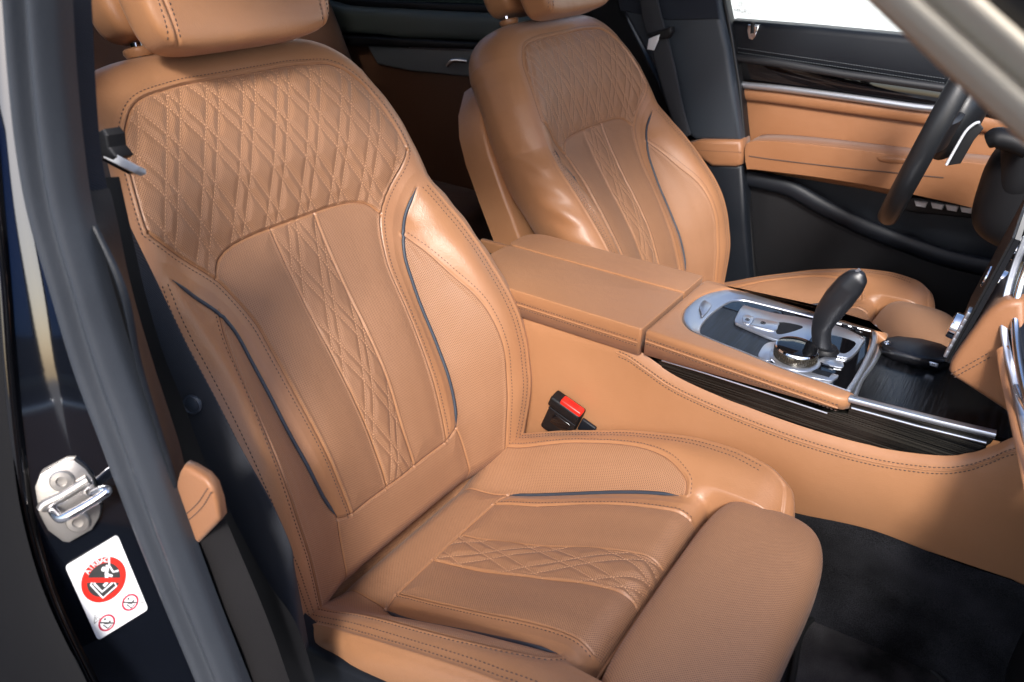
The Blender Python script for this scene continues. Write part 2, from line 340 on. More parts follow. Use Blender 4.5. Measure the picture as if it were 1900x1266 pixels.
b_pip = C2([(.205,.43),(.188,.410),(.17,.388),(.158,.368),(.15,.343),(.147,.31),(.144,.265),(.143,.218),(.14,.172),(.136,.127),(.131,.1),(.124,.078)])
b_perf = C2([(.16,.375),(.176,.34),(.189,.295),(.202,.25),(.208,.21),(.211,.16),(.208,.108),(.204,.06),(.2,.0)])
def dcurve(a, t, L):
    """unsigned + signed distance (positive on the larger |y| / larger t side) to polyline L"""
    P = np.stack([a, t], 1); best = np.full(len(a), 9.); sg = np.zeros(len(a))
    for p, q in zip(L[:-1], L[1:]):
        ab = q - p; l2 = ab @ ab
        if l2 < 1e-12: continue
        s = np.clip(((P - p) @ ab) / l2, 0, 1); dv = P - (p + s[:, None] * ab); d = np.hypot(dv[:, 0], dv[:, 1])
        k = d < best; best[k] = d[k]; sg[k] = (dv[:, 1] * ab[0] - dv[:, 0] * ab[1])[k]
    return best, np.sign(sg)
def inpoly(a, t, L):
    L = np.array(L); r = np.zeros(len(a), bool); j = len(L) - 1
    for i in range(len(L)):
        c = ((L[i, 1] > t) != (L[j, 1] > t)); 
        dy = L[j, 1] - L[i, 1]; dy = dy if abs(dy) > 1e-12 else 1e-12
        r ^= c & (a < (L[j, 0] - L[i, 0]) * (t - L[i, 1]) / dy + L[i, 0]); j = i
    return r
def gs(d, s): return np.exp(-(d / s) ** 2)
PER, GAP = .054, .018
def gq(t): return .50 * (t - .494) + .55 * np.clip(t - .494, 0, 1) ** 2 - .25 * np.clip(.494 - t, 0, 1) ** 2
def quilt_d(y, t, per, gap, a0, g, slope):
    dm = np.full(len(y), 9.)
    for sgn in (1, -1):
        ph = sgn * y - g(t) - a0
        for o in (0, gap):
            dd = np.abs((ph - o + per / 2) % per - per / 2) / math.sqrt(1 + slope ** 2); dm = np.minimum(dm, dd)
    return dm
def gstr(t): return .40 * (t - .25)
poly_panel = np.concatenate([[(-.01, .446)], b_arc, [p for p in b_ins[::-1] if p[1] > .412], b_panel[::-1], [(-.01, .632)]])
poly_ins = np.concatenate([[(-.01, .446)], b_arc, [p for p in b_ins if p[1] < .412], b_band[:13][::-1], [(-.01, .064)]])
poly_bol = np.concatenate([b_pip[::-1], [(.20, .43)], b_perf, [(.2, -.1), (.136, -.1)], b_bside[::-1]])
poly_str = np.concatenate([[(-.01, .446)], b_str, [(-.01, .06)]])
poly_band = np.concatenate([[(-.01, .064)], b_band, b_bside, [(.136, -.1), (-.01, -.1)]])
def b_relief(y, t):
    a = np.abs(y); n = len(a); r = np.zeros(n); dmin = np.full(n, 9.)
    def seam(L, depth=.0016, s=.0016, ridge=0., side=1, ro=.0032, rs=.0018):
        nonlocal r, dmin
        d, sg = dcurve(a, t, L); r -= depth * gs(d, s)
        if ridge: r += ridge * gs(d * np.where(sg * side > 0, 1, -1) - ro, rs)
        dmin = np.minimum(dmin, d); return d
    seam(b_panel, .0024, .0013, .0018, 1); seam(b_ins, .0024, .0013, .0016, -1)
    seam(b_arc, .0030, .0015); seam(b_str, .0026, .0012, .0010, 1, .0025, .0014); seam(b_band, .0032, .0018); seam(b_bside, .0022, .0012)
    seam(b_pip, .0012, .0022); seam(b_perf, .0018, .0012, .0016, -1)
    ip, ii, ib, ist, ibd = (inpoly(a, t, P) for P in (poly_panel, poly_ins, poly_bol, poly_str, poly_band))
    r += .0030 * (1 - gs(dmin, .016))
    q = quilt_d(y, t, PER, GAP, -.128 + .054 * 3, gq, .5); q2 = quilt_d(y, t, .046, .014, .006, gstr, .4)
    edge = np.clip(dmin / .004, 0, 1)
    r += np.where(ip, .0019 * (1 - gs(q, .0054)) * edge, 0) + np.where(ist, .0018 * (1 - gs(q2, .0046)) * edge, 0)
    mask = (ip | ii | ib | ist | ibd) * np.clip((dmin - .0015) / .001, 0, 1)
    return r, mask
def bpt(y, t, d): 
    y = np.asarray(y); return np.stack([y * 0, y, y * 0], -1) + np.asarray(t)[..., None] * TD + np.asarray(d)[..., None] * ND
BW = lambda t: np.interp(t, [-.12, 0, .05, .1, .15, .2, .24, .28, .32, .36, .40, .44, .48, .52, .56, .60], [.222, .228, .238, .246, .250, .251, .249, .246, .243, .239, .232, .222, .219, .212, .201, .184])
def make_grid(nu, nv, fy, ft): # returns index grid
    u = np.linspace(-1, 1, nu); v = np.linspace(0, 1, nv); Vv, Uu = np.meshgrid(v, u, indexing='ij'); return fy(Uu, Vv), ft(Uu, Vv)
def grid_mesh(name, NV, NU, pts, rings, uv, pf, material, parent, closed_ring=True, extra_uv=None):
    """grid (NV x NU) plus ring strips following its boundary loop"""
    idx = np.arange(NV * NU).reshape(NV, NU)
    loop = np.concatenate([idx[0, :], idx[1:, -1], idx[-1, :-1][::-1], idx[1:-1, 0][::-1]])
    a = idx[:-1, :-1].ravel(); b = idx[:-1, 1:].ravel(); c = idx[1:, 1:].ravel(); d = idx[1:, :-1].ravel()
    faces = [np.stack([a, b, c, d], 1)]; verts = [pts.reshape(-1, 3)]; prev = loop; base = NV * NU; nl = len(loop)
    for R_ in rings:
        cur = base + np.arange(nl); verts.append(R_); nx = np.roll(np.arange(nl), -1)
        faces.append(np.stack([prev, cur, cur[nx], prev[nx]], 1)[:, ::1]); prev = cur; base += nl
    Vt = np.concatenate(verts); F = np.concatenate(faces)
    me = bpy.data.meshes.new(name); me.vertices.add(len(Vt)); me.vertices.foreach_set('co', Vt.ravel())
    me.loops.add(F.size); me.loops.foreach_set('vertex_index', F.ravel().astype(np.int32)); me.polygons.add(len(F))
    me.polygons.foreach_set('loop_start', np.arange(0, F.size, 4, dtype=np.int32)); 
    me.update(calc_edges=True)
    uvl = me.uv_layers.new(name='UVMap'); full = np.zeros((len(Vt), 2)); full[:NV * NU] = uv; uvl.data.foreach_set('uv', full[F.ravel()].ravel())
    at_ = me.attributes.new('perf', 'FLOAT', 'POINT'); p = np.zeros(len(Vt)); p[:NV * NU] = pf; at_.data.foreach_set('value', p)
    me.validate()
    o = wrap(name, me, material, parent); return o, loop
def seat_rows(L, off, step, fpt, relief_off, mirror=True, sides=(1, -1)):
    """stitch rows at signed offset off from curve L (2D) on surface fpt(y,t)->P,N"""
    rows = []; Pp = resample(L, step); T = np.gradient(Pp, axis=0); T /= np.linalg.norm(T, axis=1)[:, None] + 1e-9
    Nn = np.stack([-T[:, 1], T[:, 0]], 1); Q = Pp + Nn * off
    for s in sides:
        P, N = fpt(Q[:, 0] * s, Q[:, 1]); rows.append((P + N * relief_off, N))
    return rows
bsurf_raw = bsurf
def bsurf(y, t): t = np.asarray(t, float).ravel(); return bsurf_raw(y, t) - .012 * np.minimum((np.maximum(.004 - t, 0) / .02) ** 2, 4)
def bfull(y, t):
    r, _ = b_relief(np.asarray(y, float), np.asarray(t, float)); return bpt(y, t, bsurf(y, t) + r)
def bPN(y, t):
    y = np.asarray(y, float); t = np.asarray(t, float); e = .002; P = bfull(y, t)
    bs = lambda yy, tt: bpt(yy, tt, bsurf(yy, tt))
    A = bs(y + e, t) - bs(y - e, t); B = bs(y, t + e) - bs(y, t - e); N = np.cross(B, A) * -1; N /= np.linalg.norm(N, axis=1)[:, None]
    N *= np.sign(N @ ND)[:, None]; return P, N
m_seam = mat('seam_thread', (.13, .055, .03), .7)
def build_backrest(parent):
    NU, NV = 430, 580
    H = lambda u: .640 - .006 * u ** 2 - .036 * np.abs(u) ** 7
    def ft(U, Vv): return -.06 + Vv * (H(U) + .06)
    U, Vv = np.meshgrid(np.linspace(-1, 1, NU), np.linspace(0, 1, NV)); t = ft(U, Vv); y = U * BW(t)
    yf, tf = y.ravel(), t.ravel(); r, pm = b_relief(yf, tf); d = bsurf(yf, tf) + r
    pts = bpt(yf, tf, d).reshape(NV, NU, 3)
    idx = np.arange(NV * NU).reshape(NV, NU); loop = np.concatenate([idx[0, :], idx[1:, -1], idx[-1, :-1][::-1], idx[1:-1, 0][::-1]])
    ly, lt, ld = yf[loop], tf[loop], d[loop]
    # smooth outline normal
    P = np.stack([ly, lt], 1); k = 9; T = np.roll(P, -k, 0) - np.roll(P, k, 0); T /= np.linalg.norm(T, axis=1)[:, None]; No = np.stack([T[:, 1], -T[:, 0]], 1)
    wt = np.clip((lt - .40) / .08, 0, 1); wtop = np.clip((lt - .58) / .05, 0, 1)
    prof_b = [(0,0),(.004,.0012),(.007,-.0012),(.012,-.003),(.018,-.007),(.025,-.014),(.031,-.024),(.035,-.037),(.036,-.052),(.033,-.070),(.027,-.090),(.016,-.112),(.002,-.128)]
    prof_s = [(0,0),(.005,-.001),(.010,-.0025),(.016,-.006),(.023,-.013),(.029,-.023),(.033,-.035),(.036,-.050),(.037,-.064),(.034,-.078),(.028,-.095),(.016,-.112),(.002,-.125)]
    prof_t = [(0,0),(.006,-.001),(.013,-.004),(.021,-.009),(.029,-.017),(.036,-.028),(.041,-.042),(.043,-.058),(.043,-.075),(.040,-.092),(.033,-.108),(.020,-.122),(.004,-.128)]
    rings = []
    pb, ps, pt = np.array(prof_b), np.array(prof_s), np.array(prof_t)
    def up(p): # refine profile
        return np.array(crom(p, 3))
    pb, ps, pt = up(pb), up(ps), up(pt)
    rs = np.random.RandomState(3)
    for i in range(1, len(pb)):
        pr = pb[i][None] * (1 - wt)[:, None] + ps[i][None] * wt[:, None]; pr = pr * (1 - wtop)[:, None] + pt[i][None] * wtop[:, None]
        f = min(1, i / 6.)
        # side leather wrinkles, strongest on the bolster sides
        wr = .0022 * (1 - wt) * math.sin(math.pi * min(1, max(0, (i - 6) / 22.))) * np.sin(lt * 95 + 5 * np.sin(i * .16) + i * .28) * np.sin(lt * 31 + 1)
        ldb = np.convolve(np.concatenate([ld[-8:], ld, ld[:8]]), np.ones(17) / 17, 'valid')
        dd = ld * (1 - f) + ldb * f
        q = P + No * (pr[:, :1] + wr[:, None]); 
        rings.append(bpt(q[:, 0], q[:, 1], dd * 1 + pr[:, 1]))
    o, _ = grid_mesh('backrest', NV, NU, pts, rings, np.stack([yf, tf], 1), pm, m_seat, parent)
    # stitching
    dark = []; pale = []
    dark += seat_rows(b_panel, .0068, .0052, bPN, .0003); 
    dark += seat_rows(b_ins, -.0062, .0052, bPN, .0003) if False else seat_rows(b_ins, .0062, .0052, bPN, .0003)
    dark += seat_rows(b_perf, .0062, .0052, bPN, .0003)
    # ridge seam follows grid edge
    tt = np.arange(.0, .43, .0052)
    for s in (1, -1):
        for off in (.004, .012):
            yy = s * (BW(tt) - off); P_, N_2 = bPN(yy, tt); dark.append((P_ + N_2 * .0003, N_2))
    stitch_mesh('stitching', dark, m_stitch_d, o)
    for L in (b_arc, b_str, b_band, b_bside, b_panel, b_ins, b_perf):
        for s in (1, -1):
            Q = resample(L, .0035); P_, N_2 = bPN(Q[:, 0] * s, Q[:, 1]); tube('seam_line', P_ + N_2 * .0001, .00055, m_seam, o, 5)
    # quilting thread
    for (per, gap, a0, g, poly, tr) in ((PER, GAP, -.128 + .054 * 3, gq, poly_panel, (.41, .632)), (.046, .014, .006, gstr, poly_str, (.064, .446))):
        tt = np.arange(tr[0], tr[1], .0040)
        for sg in (1, -1):
            for k in range(-12, 13):
                for o_ in (0, gap):
                    yy = sg * (g(tt) + a0 + k * per + o_); ok = inpoly(np.abs(yy), tt, poly)
                    if ok.sum() < 3: continue
                    # contiguous runs
                    ii = np.where(ok)[0]; runs = np.split(ii, np.where(np.diff(ii) > 1)[0] + 1)
                    for rn in runs:
                        if len(rn) > 2:
                            P_, N_2 = bPN(yy[rn], tt[rn]); pale.append((P_ + N_2 * .0002, N_2))
    qs = stitch_mesh('quilting_thread', pale, m_stitch_l, o, L=.0026, W=.0004, H=.0003)
    for s in (1, -1):
        L = resample(b_pip, .004); P_, N_2 = bPN(L[:, 0] * s, L[:, 1]); sc = np.clip(np.minimum(np.arange(len(P_)), np.arange(len(P_))[::-1]) / 5, .15, 1)
        bm_obj('piping', sweep_bm(P_ + N_2 * .0014, circ(.0024, 8), lambda i: N_2[i], lambda i: sc[i]), m_pipe, o, sharp=80)
    return o
# ---- cushion
CY = [0, .034, .09, .115, .15, .18, .205, .235, .30]
CX = [-.10, -.04, 0, .04, .08, .12, .16, .20, .24, .28, .32, .36, .42, .50]
cen = [-.060,-.045,-.038,-.033,-.022,-.007,.010,.028,.047,.066,.080,.088,.090,.09]
c115 = [-.058,-.044,-.038,-.031,-.014,.002,.021,.040,.059,.075,.086,.090,.092,.09]
c150 = [-.052,-.040,-.035,-.028,-.016,.001,.020,.039,.057,.074,.088,.094,.094,.09]
c180 = [-.045,-.030,-.018,-.004,.016,.035,.053,.070,.085,.098,.106,.110,.110,.10]
c205 = [-.030,-.018,.002,.019,.040,.059,.075,.090,.103,.113,.120,.124,.124,.115]
c235 = [-.030,-.015,.003,.022,.041,.058,.074,.090,.103,.115,.124,.130,.130,.12]
csurf0 = surf(CY, CX, [cen, cen, [x * .6 + y_ * .4 for x, y_ in zip(c115, cen)], c115, c150, c180, c205, c235, c235])
def csurf(y, x):
    z = csurf0(y, x); a = np.abs(np.asarray(y, float).ravel()); x = np.asarray(x, float).ravel()
    roll = lambda x0, r: np.where(x > x0, np.where(x < x0 + r, r - np.sqrt(np.maximum(r * r - (x - x0) ** 2, 0)), r + (x - x0 - r) * 4), 0)
    zc = roll(.322, .034); zh = roll(.405, .045); m = np.clip((a - .158) / .014, 0, 1); m = m * m * (3 - 2 * m)
    return z - np.minimum(zc * (1 - m) + zh * m, .16) - .008 * np.minimum((np.maximum(.000 - x, 0) / .02) ** 2, 4)
c_rear = C2([(0,.047),(.06,.048),(.11,.052),(.138,.058)])
c_ins = C2([(.108,.052),(.110,.08),(.112,.12),(.115,.16),(.118,.2),(.120,.24),(.121,.28),(.122,.31),(.126,.345)])
c_pip = C2([(.138,.058),(.143,.08),(.147,.12),(.149,.16),(.151,.2),(.153,.24),(.154,.28),(.154,.318)])
c_str = C2([(.031,.047),(.031,.08),(.032,.12),(.032,.16),(.033,.2),(.034,.24),(.034,.28),(.035,.32),(.035,.35)])
c_out = C2([(.203,-.03),(.203,.04),(.204,.08),(.206,.12),(.207,.16),(.207,.2),(.204,.24),(.195,.28),(.176,.315),(.158,.325)])
c_bs = C2([(.138,.058),(.132,.03),(.128,-.03)])
poly_cin = np.concatenate([[(-.01, .047)], c_rear[:13], c_ins, [(.126, .40), (-.01, .40)]])
poly_cst = np.concatenate([[(-.01, .047)], c_str, [(.035, .40), (-.01, .40)]])
poly_cbol = np.concatenate([[(.126, -.1)], c_bs[::-1], c_pip, [(.156, .325)], c_out[::-1], [(.203, -.1)]])
poly_crear = np.concatenate([[(-.01, .047)], c_rear, c_bs, [(.128, -.1), (-.01, -.1)]])
def gc(x): return -.43 * (x - .1) 
def c_relief(y, x):
    a = np.abs(y); n = len(a); r = np.zeros(n); dmin = np.full(n, 9.)
    def seam(L, depth=.0016, s=.0016, ridge=0., side=1, ro=.0032, rs=.0018):
        nonlocal r, dmin
        d, sg = dcurve(a, x, L); r -= depth * gs(d, s)
        if ridge: r += ridge * gs(d * np.where(sg * side > 0, 1, -1) - ro, rs)
        dmin = np.minimum(dmin, d)
    seam(c_rear, .0040, .0018); seam(c_ins, .0024, .0012, .0016, -1); seam(c_pip, .0022, .003); seam(c_str, .0026, .0012, .0010, 1, .0025, .0014); seam(c_out, .0020, .0012, .0016, -1); seam(c_bs, .0015, .0015)
    ii, ist, ib, ir = (inpoly(a, x, P) for P in (poly_cin, poly_cst, poly_cbol, poly_crear))
    r += .0032 * (1 - gs(dmin, .014)); q = quilt_d(y, x, .052, .017, .004, gc, .43)
    r += np.where(ist, .0022 * (1 - gs(q, .0050)) * np.clip(dmin / .004, 0, 1), 0)
    # soft wear creases
    r += .0010 * np.sin(x * 48 + y * 26 + 2 * np.sin(y * 20)) * gs(x - .16, .10) * ii
    return r, (ii | ist | ib | ir) * np.clip((dmin - .0015) / .001, 0, 1)
def cpt(y, x, z): return np.stack([np.asarray(x, float).ravel(), np.asarray(y, float).ravel(), np.asarray(z, float).ravel()], -1)
def cPN(y, x):
    y = np.asarray(y, float); x = np.asarray(x, float); e = .002; r, _ = c_relief(y, x); P = cpt(y, x, csurf(y, x) + r)
    dx = (csurf(y, x + e) - csurf(y, x - e)) / (2 * e); dy = (csurf(y + e, x) - csurf(y - e, x)) / (2 * e)
    N = np.stack([-dx, -dy, np.ones_like(dx)], 1); N /= np.linalg.norm(N, axis=1)[:, None]; return P, N
def build_cushion(parent):
    NU, NV = 430, 470
    CW = lambda x: np.interp(x, [-.1, 0, .1, .2, .3, .36, .40, .43, .455], [.225, .232, .235, .238, .236, .230, .222, .212, .196])
    U, Vv = np.meshgrid(np.linspace(-1, 1, NU), np.linspace(0, 1, NV)); Vv = Vv; x = -.075 + Vv * (.527 - .02 * np.abs(U) ** 6); y = U * CW(x)
    yf, xf = y.ravel(), x.ravel(); r, pm = c_relief(yf, xf); z = csurf(yf, xf) + r; pts = cpt(yf, xf, z).reshape(NV, NU, 3)
    idx = np.arange(NV * NU).reshape(NV, NU); loop = np.concatenate([idx[0, :], idx[1:, -1], idx[-1, :-1][::-1], idx[1:-1, 0][::-1]])
    P = np.stack([yf[loop], xf[loop]], 1); lz = z[loop]; k = 8; T = np.roll(P, -k, 0) - np.roll(P, k, 0); T /= np.linalg.norm(T, axis=1)[:, None] + 1e-9; No = np.stack([T[:, 1], -T[:, 0]], 1)
    rear = np.clip((.0 - P[:, 1]) / .05, 0, 1) * (np.abs(P[:, 0]) < .2)
    pr = np.array(crom(np.array([(0,0),(.004,.0012),(.008,-.0015),(.013,-.005),(.018,-.012),(.021,-.022),(.022,-.034),(.020,-.046),(.016,-.052),(.017,-.057),(.018,-.070),(.012,-.085)]), 3)); rings = []
    for i in range(1, len(pr)):
        wr = .0018 * math.sin(math.pi * min(1, i / 20.)) * np.sin(P[:, 1] * 70 + i * .25) * gs(P[:, 1] - .05, .10)
        q = P + No * (pr[i, 0] * .9 + wr)[:, None] if True else P
        zz = lz + pr[i, 1]; rings.append(cpt(q[:, 0], q[:, 1], zz))
    o, _ = grid_mesh('cushion', NV, NU, pts, rings, np.stack([yf, xf], 1), pm, m_seat, parent)
    dark = []; pale = []
    dark += seat_rows(c_ins, -.0060, .0052, cPN, .0003); dark += seat_rows(c_out, -.0060, .0052, cPN, .0003)
    xx = np.arange(-.03, .40, .0052)
    for s in (1, -1):
        for off in (.003, .011):
            P_, N_2 = cPN(s * (CW(xx) - off), xx); dark.append((P_ + N_2 * .0003, N_2))
    stitch_mesh('stitching', dark, m_stitch_d, o)
    for L in (c_rear, c_str, c_ins, c_out, c_bs):
        for s in (1, -1):
            Q = resample(L, .0035); P_, N_2 = cPN(Q[:, 0] * s, Q[:, 1]); tube('seam_line', P_ + N_2 * .0001, .00055, m_seam, o, 5)
    tt = np.arange(.05, .352, .0038)
    for sg in (1, -1):
        for k in range(-8, 12):
            for o_ in (0, .017):
                yy = sg * (gc(tt) + .004 + k * .052 + o_); ok = inpoly(np.abs(yy), tt, poly_cst); ii = np.where(ok)[0]
                if len(ii) < 3: continue
                for rn in np.split(ii, np.where(np.diff(ii) > 1)[0] + 1):
                    if len(rn) > 2: P_, N_2 = cPN(yy[rn], tt[rn]); pale.append((P_ + N_2 * .0002, N_2))
    stitch_mesh('quilting_thread', pale, m_stitch_l, o, L=.0026, W=.0004, H=.0003)
    for s in (1, -1):
        L = resample(c_pip, .004); P_, N_2 = cPN(L[:, 0] * s, L[:, 1]); sc = np.clip(np.minimum(np.arange(len(P_)), np.arange(len(P_))[::-1]) / 5, .15, 1)
        bm_obj('piping', sweep_bm(P_ + N_2 * .0014, circ(.0026, 8), lambda i: N_2[i], lambda i: sc[i]), m_pipe, o, sharp=80)
    return o
def superellip(name, c, s, e, mat_, parent, n=(120, 160), warp=None, perf=1., e2=None):
    """rounded pad: superellipsoid with UVs in metres"""
    e2 = e2 or e; V_, U_ = n; th = np.linspace(-math.pi / 2, math.pi / 2, V_); ph = np.linspace(-math.pi, math.pi, U_, endpoint=False)
    Th, Ph = np.meshgrid(th, ph, indexing='ij'); sp = lambda v, p: np.sign(v) * np.abs(v) ** p
    X = sp(np.cos(Th), e) * sp(np.cos(Ph), e2); Y = sp(np.cos(Th), e) * sp(np.sin(Ph), e2); Z = sp(np.sin(Th), e)
    P = np.stack([X * s[0], Y * s[1], Z * s[2]], -1).reshape(-1, 3)
    if warp: P = warp(P)
    uv = P[:, :2] * [1, 1]; P = P + np.array(c)
    f = []; 
    for i in range(V_ - 1):
        a = i * U_ + np.arange(U_); b = i * U_ + (np.arange(U_) + 1) % U_; f.append(np.stack([a, b, b + U_, a + U_], 1))
    F = np.concatenate(f); me = bpy.data.meshes.new(name); me.from_pydata(P.tolist(), [], F.tolist())
    u = me.uv_layers.new(name='UVMap'); u.data.foreach_set('uv', np.stack([uv[:, 1], uv[:, 0]], 1)[F.ravel()].ravel())
    a = me.attributes.new('perf', 'FLOAT', 'POINT'); a.data.foreach_set('value', np.full(len(P), perf)); return wrap(name, me, mat_, parent)
def build_seat(name, label, group):
    root = empty(name, (0, 0, 0), label, 'car seat', group)
    br = build_backrest(root)
    cu = build_cushion(root)
    # thigh support
    def wp(P):
        P = P.copy(); P[:, 0] += -.012 * (np.abs(P[:, 1]) / .2) ** 4 * (P[:, 0] > 0); P[:, 2] += .004 * np.cos(P[:, 1] * 7) + .0 * P[:, 0]
        P[:, 2] -= .12 * np.clip(P[:, 0], 0, 1) ** 1.0 * (P[:, 2] > 0) * .5
        return P
    superellip('thigh_support', (.4395, 0, .064), (.0755, .205, .052), .62, m_seat, root, warp=wp, e2=.42)
    # welt along the gap
    yy = np.linspace(-.155, .155, 60); tube('gap_welt', [(.357, y_, .058 + .004 * math.cos(y_ * 9)) for y_ in yy], .0022, m_leath, cu)
    # headrest: front pad and rear half
    R = Matrix.Rotation(-RR + math.radians(6), 3, 'Y')
    Rn = np.array(R)
    hc = bpt(np.array(0.), np.array(.752), np.array(.008))
    def padw(P): 
        P = P.copy(); a = np.abs(P[:, 1]) / .135; P[:, 0] += .010 * a ** 2 - .006 * np.cos(P[:, 2] * 20) * 0; P[:, 1] *= 1 + .06 * P[:, 2] / .1
        return P @ Rn.T
    def frontw(P):
        P = P.copy(); fr = P[:, 0] > 0; a = np.abs(P[:, 1]); P[:, 0] -= fr * .0022 * gs(a - .112, .0024); P[:, 0] += fr * .0014 * gs(a - .117, .003)
        P[:, 0] += fr * .0035 * (gs(P[:, 1] - .018 - P[:, 2] * .15, .012) + gs(P[:, 1] + .022 + P[:, 2] * .1, .010)) * (.6 - P[:, 2] * 5); return padw(P)
    hr_ = superellip('headrest', hc + ND * .030 + TD * .0, (.034, .133, .096), .30, m_seat, root, n=(200, 360), warp=frontw, perf=0, e2=.34)
    hv = np.empty(len(hr_.data.vertices) * 3); hr_.data.vertices.foreach_get('co', hv); hv = hv.reshape(-1, 3); HC = hc + ND * .030; hn = ND
    loc = hv - HC; hz = loc @ TD; hx = loc @ ND; sel = hx > 0; rows = []
    for s in (1, -1):
        for yy in (.104, .1165):
            pp = []
            for zz in np.arange(-.084, .085, .0052):
                k = np.argmin((loc[sel][:, 1] - s * yy) ** 2 + (hz[sel] - zz) ** 2); pp.append(hv[sel][k])
            pp = np.array(pp); pp[:, 1] = s * yy; rows.append((pp + ND * .0004, np.tile(ND, (len(pp), 1))))
    stitch_mesh('stitching', rows, m_stitch_d, hr_)
    superellip('headrest_back_pad', hc - ND * .052 + TD * .024, (.036, .126, .080), .30, m_leath, root, n=(60, 90), warp=padw, perf=0, e2=.45)
    for s in (1, -1):
        b = bpt(np.array(s * .083), np.array(.640), np.array(-.066)); tp = bpt(np.array(s * .083), np.array(.76), np.array(-.040))
        tube('headrest_post', [b, (b + tp) / 2, tp], .0068, m_chrome, root, 20)
        bm_obj('headrest_collar', place(lathe_bm([(.0165, -.006), (.019, -.001), (.0185, .003), (.015, .005), (.009, .0055), (.008, .003)], 32), bpt(np.array(s * .083), np.array(.688), np.array(-.052)), (-.25, 0, 1)), m_leath, root)
    # rear shell
    P = []
    for t_, w_ in ((-.02, .240), (.1, .256), (.2, .263), (.3, .262), (.4, .256), (.47, .250), (.52, .238), (.56, .215), (.60, .17), (.62, .08)): P.append((w_, t_))
    out = [(-w_, t_) for w_, t_ in P] + [(w_, t_) for w_, t_ in P[::-1]]
    pts = [bpt(np.array(a), np.array(t_), np.array(-.088)) for a, t_ in out]
    slab('back_shell', [tuple(p) for p in pts][::-1], tuple(-ND * .062), m_leath, root, r=.007, seg=3)
    return root, br, cu
# ================================================================== BUILD: setting and car shell
def Pz(L, z, n=0, closed=True):
    P = [atz(p, z) for p in L]; return [tuple(p) for p in (crom(P, n, closed) if n else P)]
def Pc(L, z, n=0, closed=True):
    P = [atc(p, z) for p in L]; return [tuple(p) for p in (crom(P, n, closed) if n else P)]
def Py(L, y, n=0, closed=True):
    P = [aty(p, y) for p in L]; return [tuple(p) for p in (crom(P, n, closed) if n else P)]
# ground outside
m_ground = mat('grey_asphalt', (.15, .15, .155), .9)
noise_bump(m_ground, 30, .01, .4, col_var=.12)
g = mesh_obj('ground', [(-60, -60, -.62), (60, -60, -.62), (60, 60, -.62), (-60, 60, -.62)], [(0, 1, 2, 3)], m_ground, smooth=False); struct(g)
# pale ribbed wall seen through the driver's window
m_wall = lined('white_ribbed_render', (.74, .74, .73), (.84, .84, .83), 3, (.02, 1, 9), .8, .01)
wl = empty('building_wall', (0, 6, -.6), 'bright white wall with faint horizontal ribs outside the driver window', 'wall')
box('wall_panel', (0, 6.3, 1.2), (16, .3, 3.6), m_wall, wl, r=.01)
box('plinth', (0, 6.13, -.45), (16, .06, .30), m_ground, wl, r=.01)
# passenger seat, driver seat
pas, br, cu = build_seat('passenger_seat', 'tan quilted passenger seat nearest the camera with buckle beside it', 'quilted front seats')
drv = pas.copy(); COL.objects.link(drv); drv['label'] = "tan quilted driver's seat beyond the centre console, partly hidden by it"
drv.location = (0.0417, 0.7795, -0.0076)
for ch in list(pas.children):
    c2 = ch.copy(); COL.objects.link(c2); c2.parent = drv
    if ch.name.split('.')[0] in ('backrest', 'back_shell', 'headrest', 'headrest_back_pad', 'headrest_post', 'headrest_collar'):
        c2.rotation_euler = (0, -0.0792, 0)
    for gch in ch.children:
        c3 = gch.copy(); COL.objects.link(c3); c3.parent = c2
# side shell of the passenger cushion (dark plastic) below the leather
def belt_strip(name, L, wdt, m, parent=None, th=.0014, up=None):
    pass
bm = slab_bm([(-.16, -.262, -.30), (.46, -.262, -.30), (.46, -.262, -.02), (.30, -.262, .020)] + [tuple(aty(p, -.262)) for p in ((760, 1292), (690, 1262), (640, 1240), (572, 1204), (520, 1160), (470, 1105))] + [(-.16, -.262, .13)], (0, .03, 0), .008)
bm_obj('seat_side_trim', bm, m_navy, pas)
# ------------------------------------------------------------------ centre console
con = empty('centre_console', (.2, .375, -.25), 'tan leather centre console with armrest lid, black lined veneer and chrome gear surround', 'console')
ZT = .25
# side panel facing the passenger: lofted rows from top contour down to the carpet line
top = crom([(-.30, .205), (-.02, .212), (.10, .214), (.165, .216), (.20, .206), (.24, .192), (.286, .184), (.36, .178), (.442, .177), (.52, .184), (.584, .200), (.615, .217), (.634, .236), (.66, .262), (.72, .28), (.80, .285)], 8)
top = resample(top, .006)
bot = lambda x: np.interp(x, [-.3, .30, .40, .46, .55, .63, .70, .8], [-.10, -.04, .035, .047, .060, .066, .070, .05])
vs = []; fs = []; NR = 26
for (x, z) in top:
    zb = bot(x)
    for k in range(NR):
        s = k / (NR - 1); zz = z + (zb - z) * s
        lip = .006 * (1 - math.exp(-(s * (z - zb)) / .006)); flare = .016 * math.sin(math.pi * min(1, s * 1.0)) 
        crease = -.0035 * math.exp(-((s * (z - zb) - .030) / .010) ** 2)
        vs.append((x, .272 - lip - flare * .5 - crease * 0 , zz))
for i in range(len(top) - 1):
    for k in range(NR - 1): fs.append((i * NR + k, (i + 1) * NR + k, (i + 1) * NR + k + 1, i * NR + k + 1))
sp = mesh_obj('side_panel', vs, fs, m_leath, con)
rows = []
for off in (.0135, .0215):
    L = [(x, .272 - .006 * (1 - math.exp(-off / .006)) - .008 * math.sin(math.pi * off / max(.05, z - bot(x))), z - off) for x, z in top if .16 < x < .76]
    T = frames(L); L2 = resample(np.array(L), .0050); rows.append((L2 - [0, .0006, 0], np.tile([0, -1., 0], (len(L2), 1))))
stitch_mesh('stitching', rows, m_stitch_d, sp)
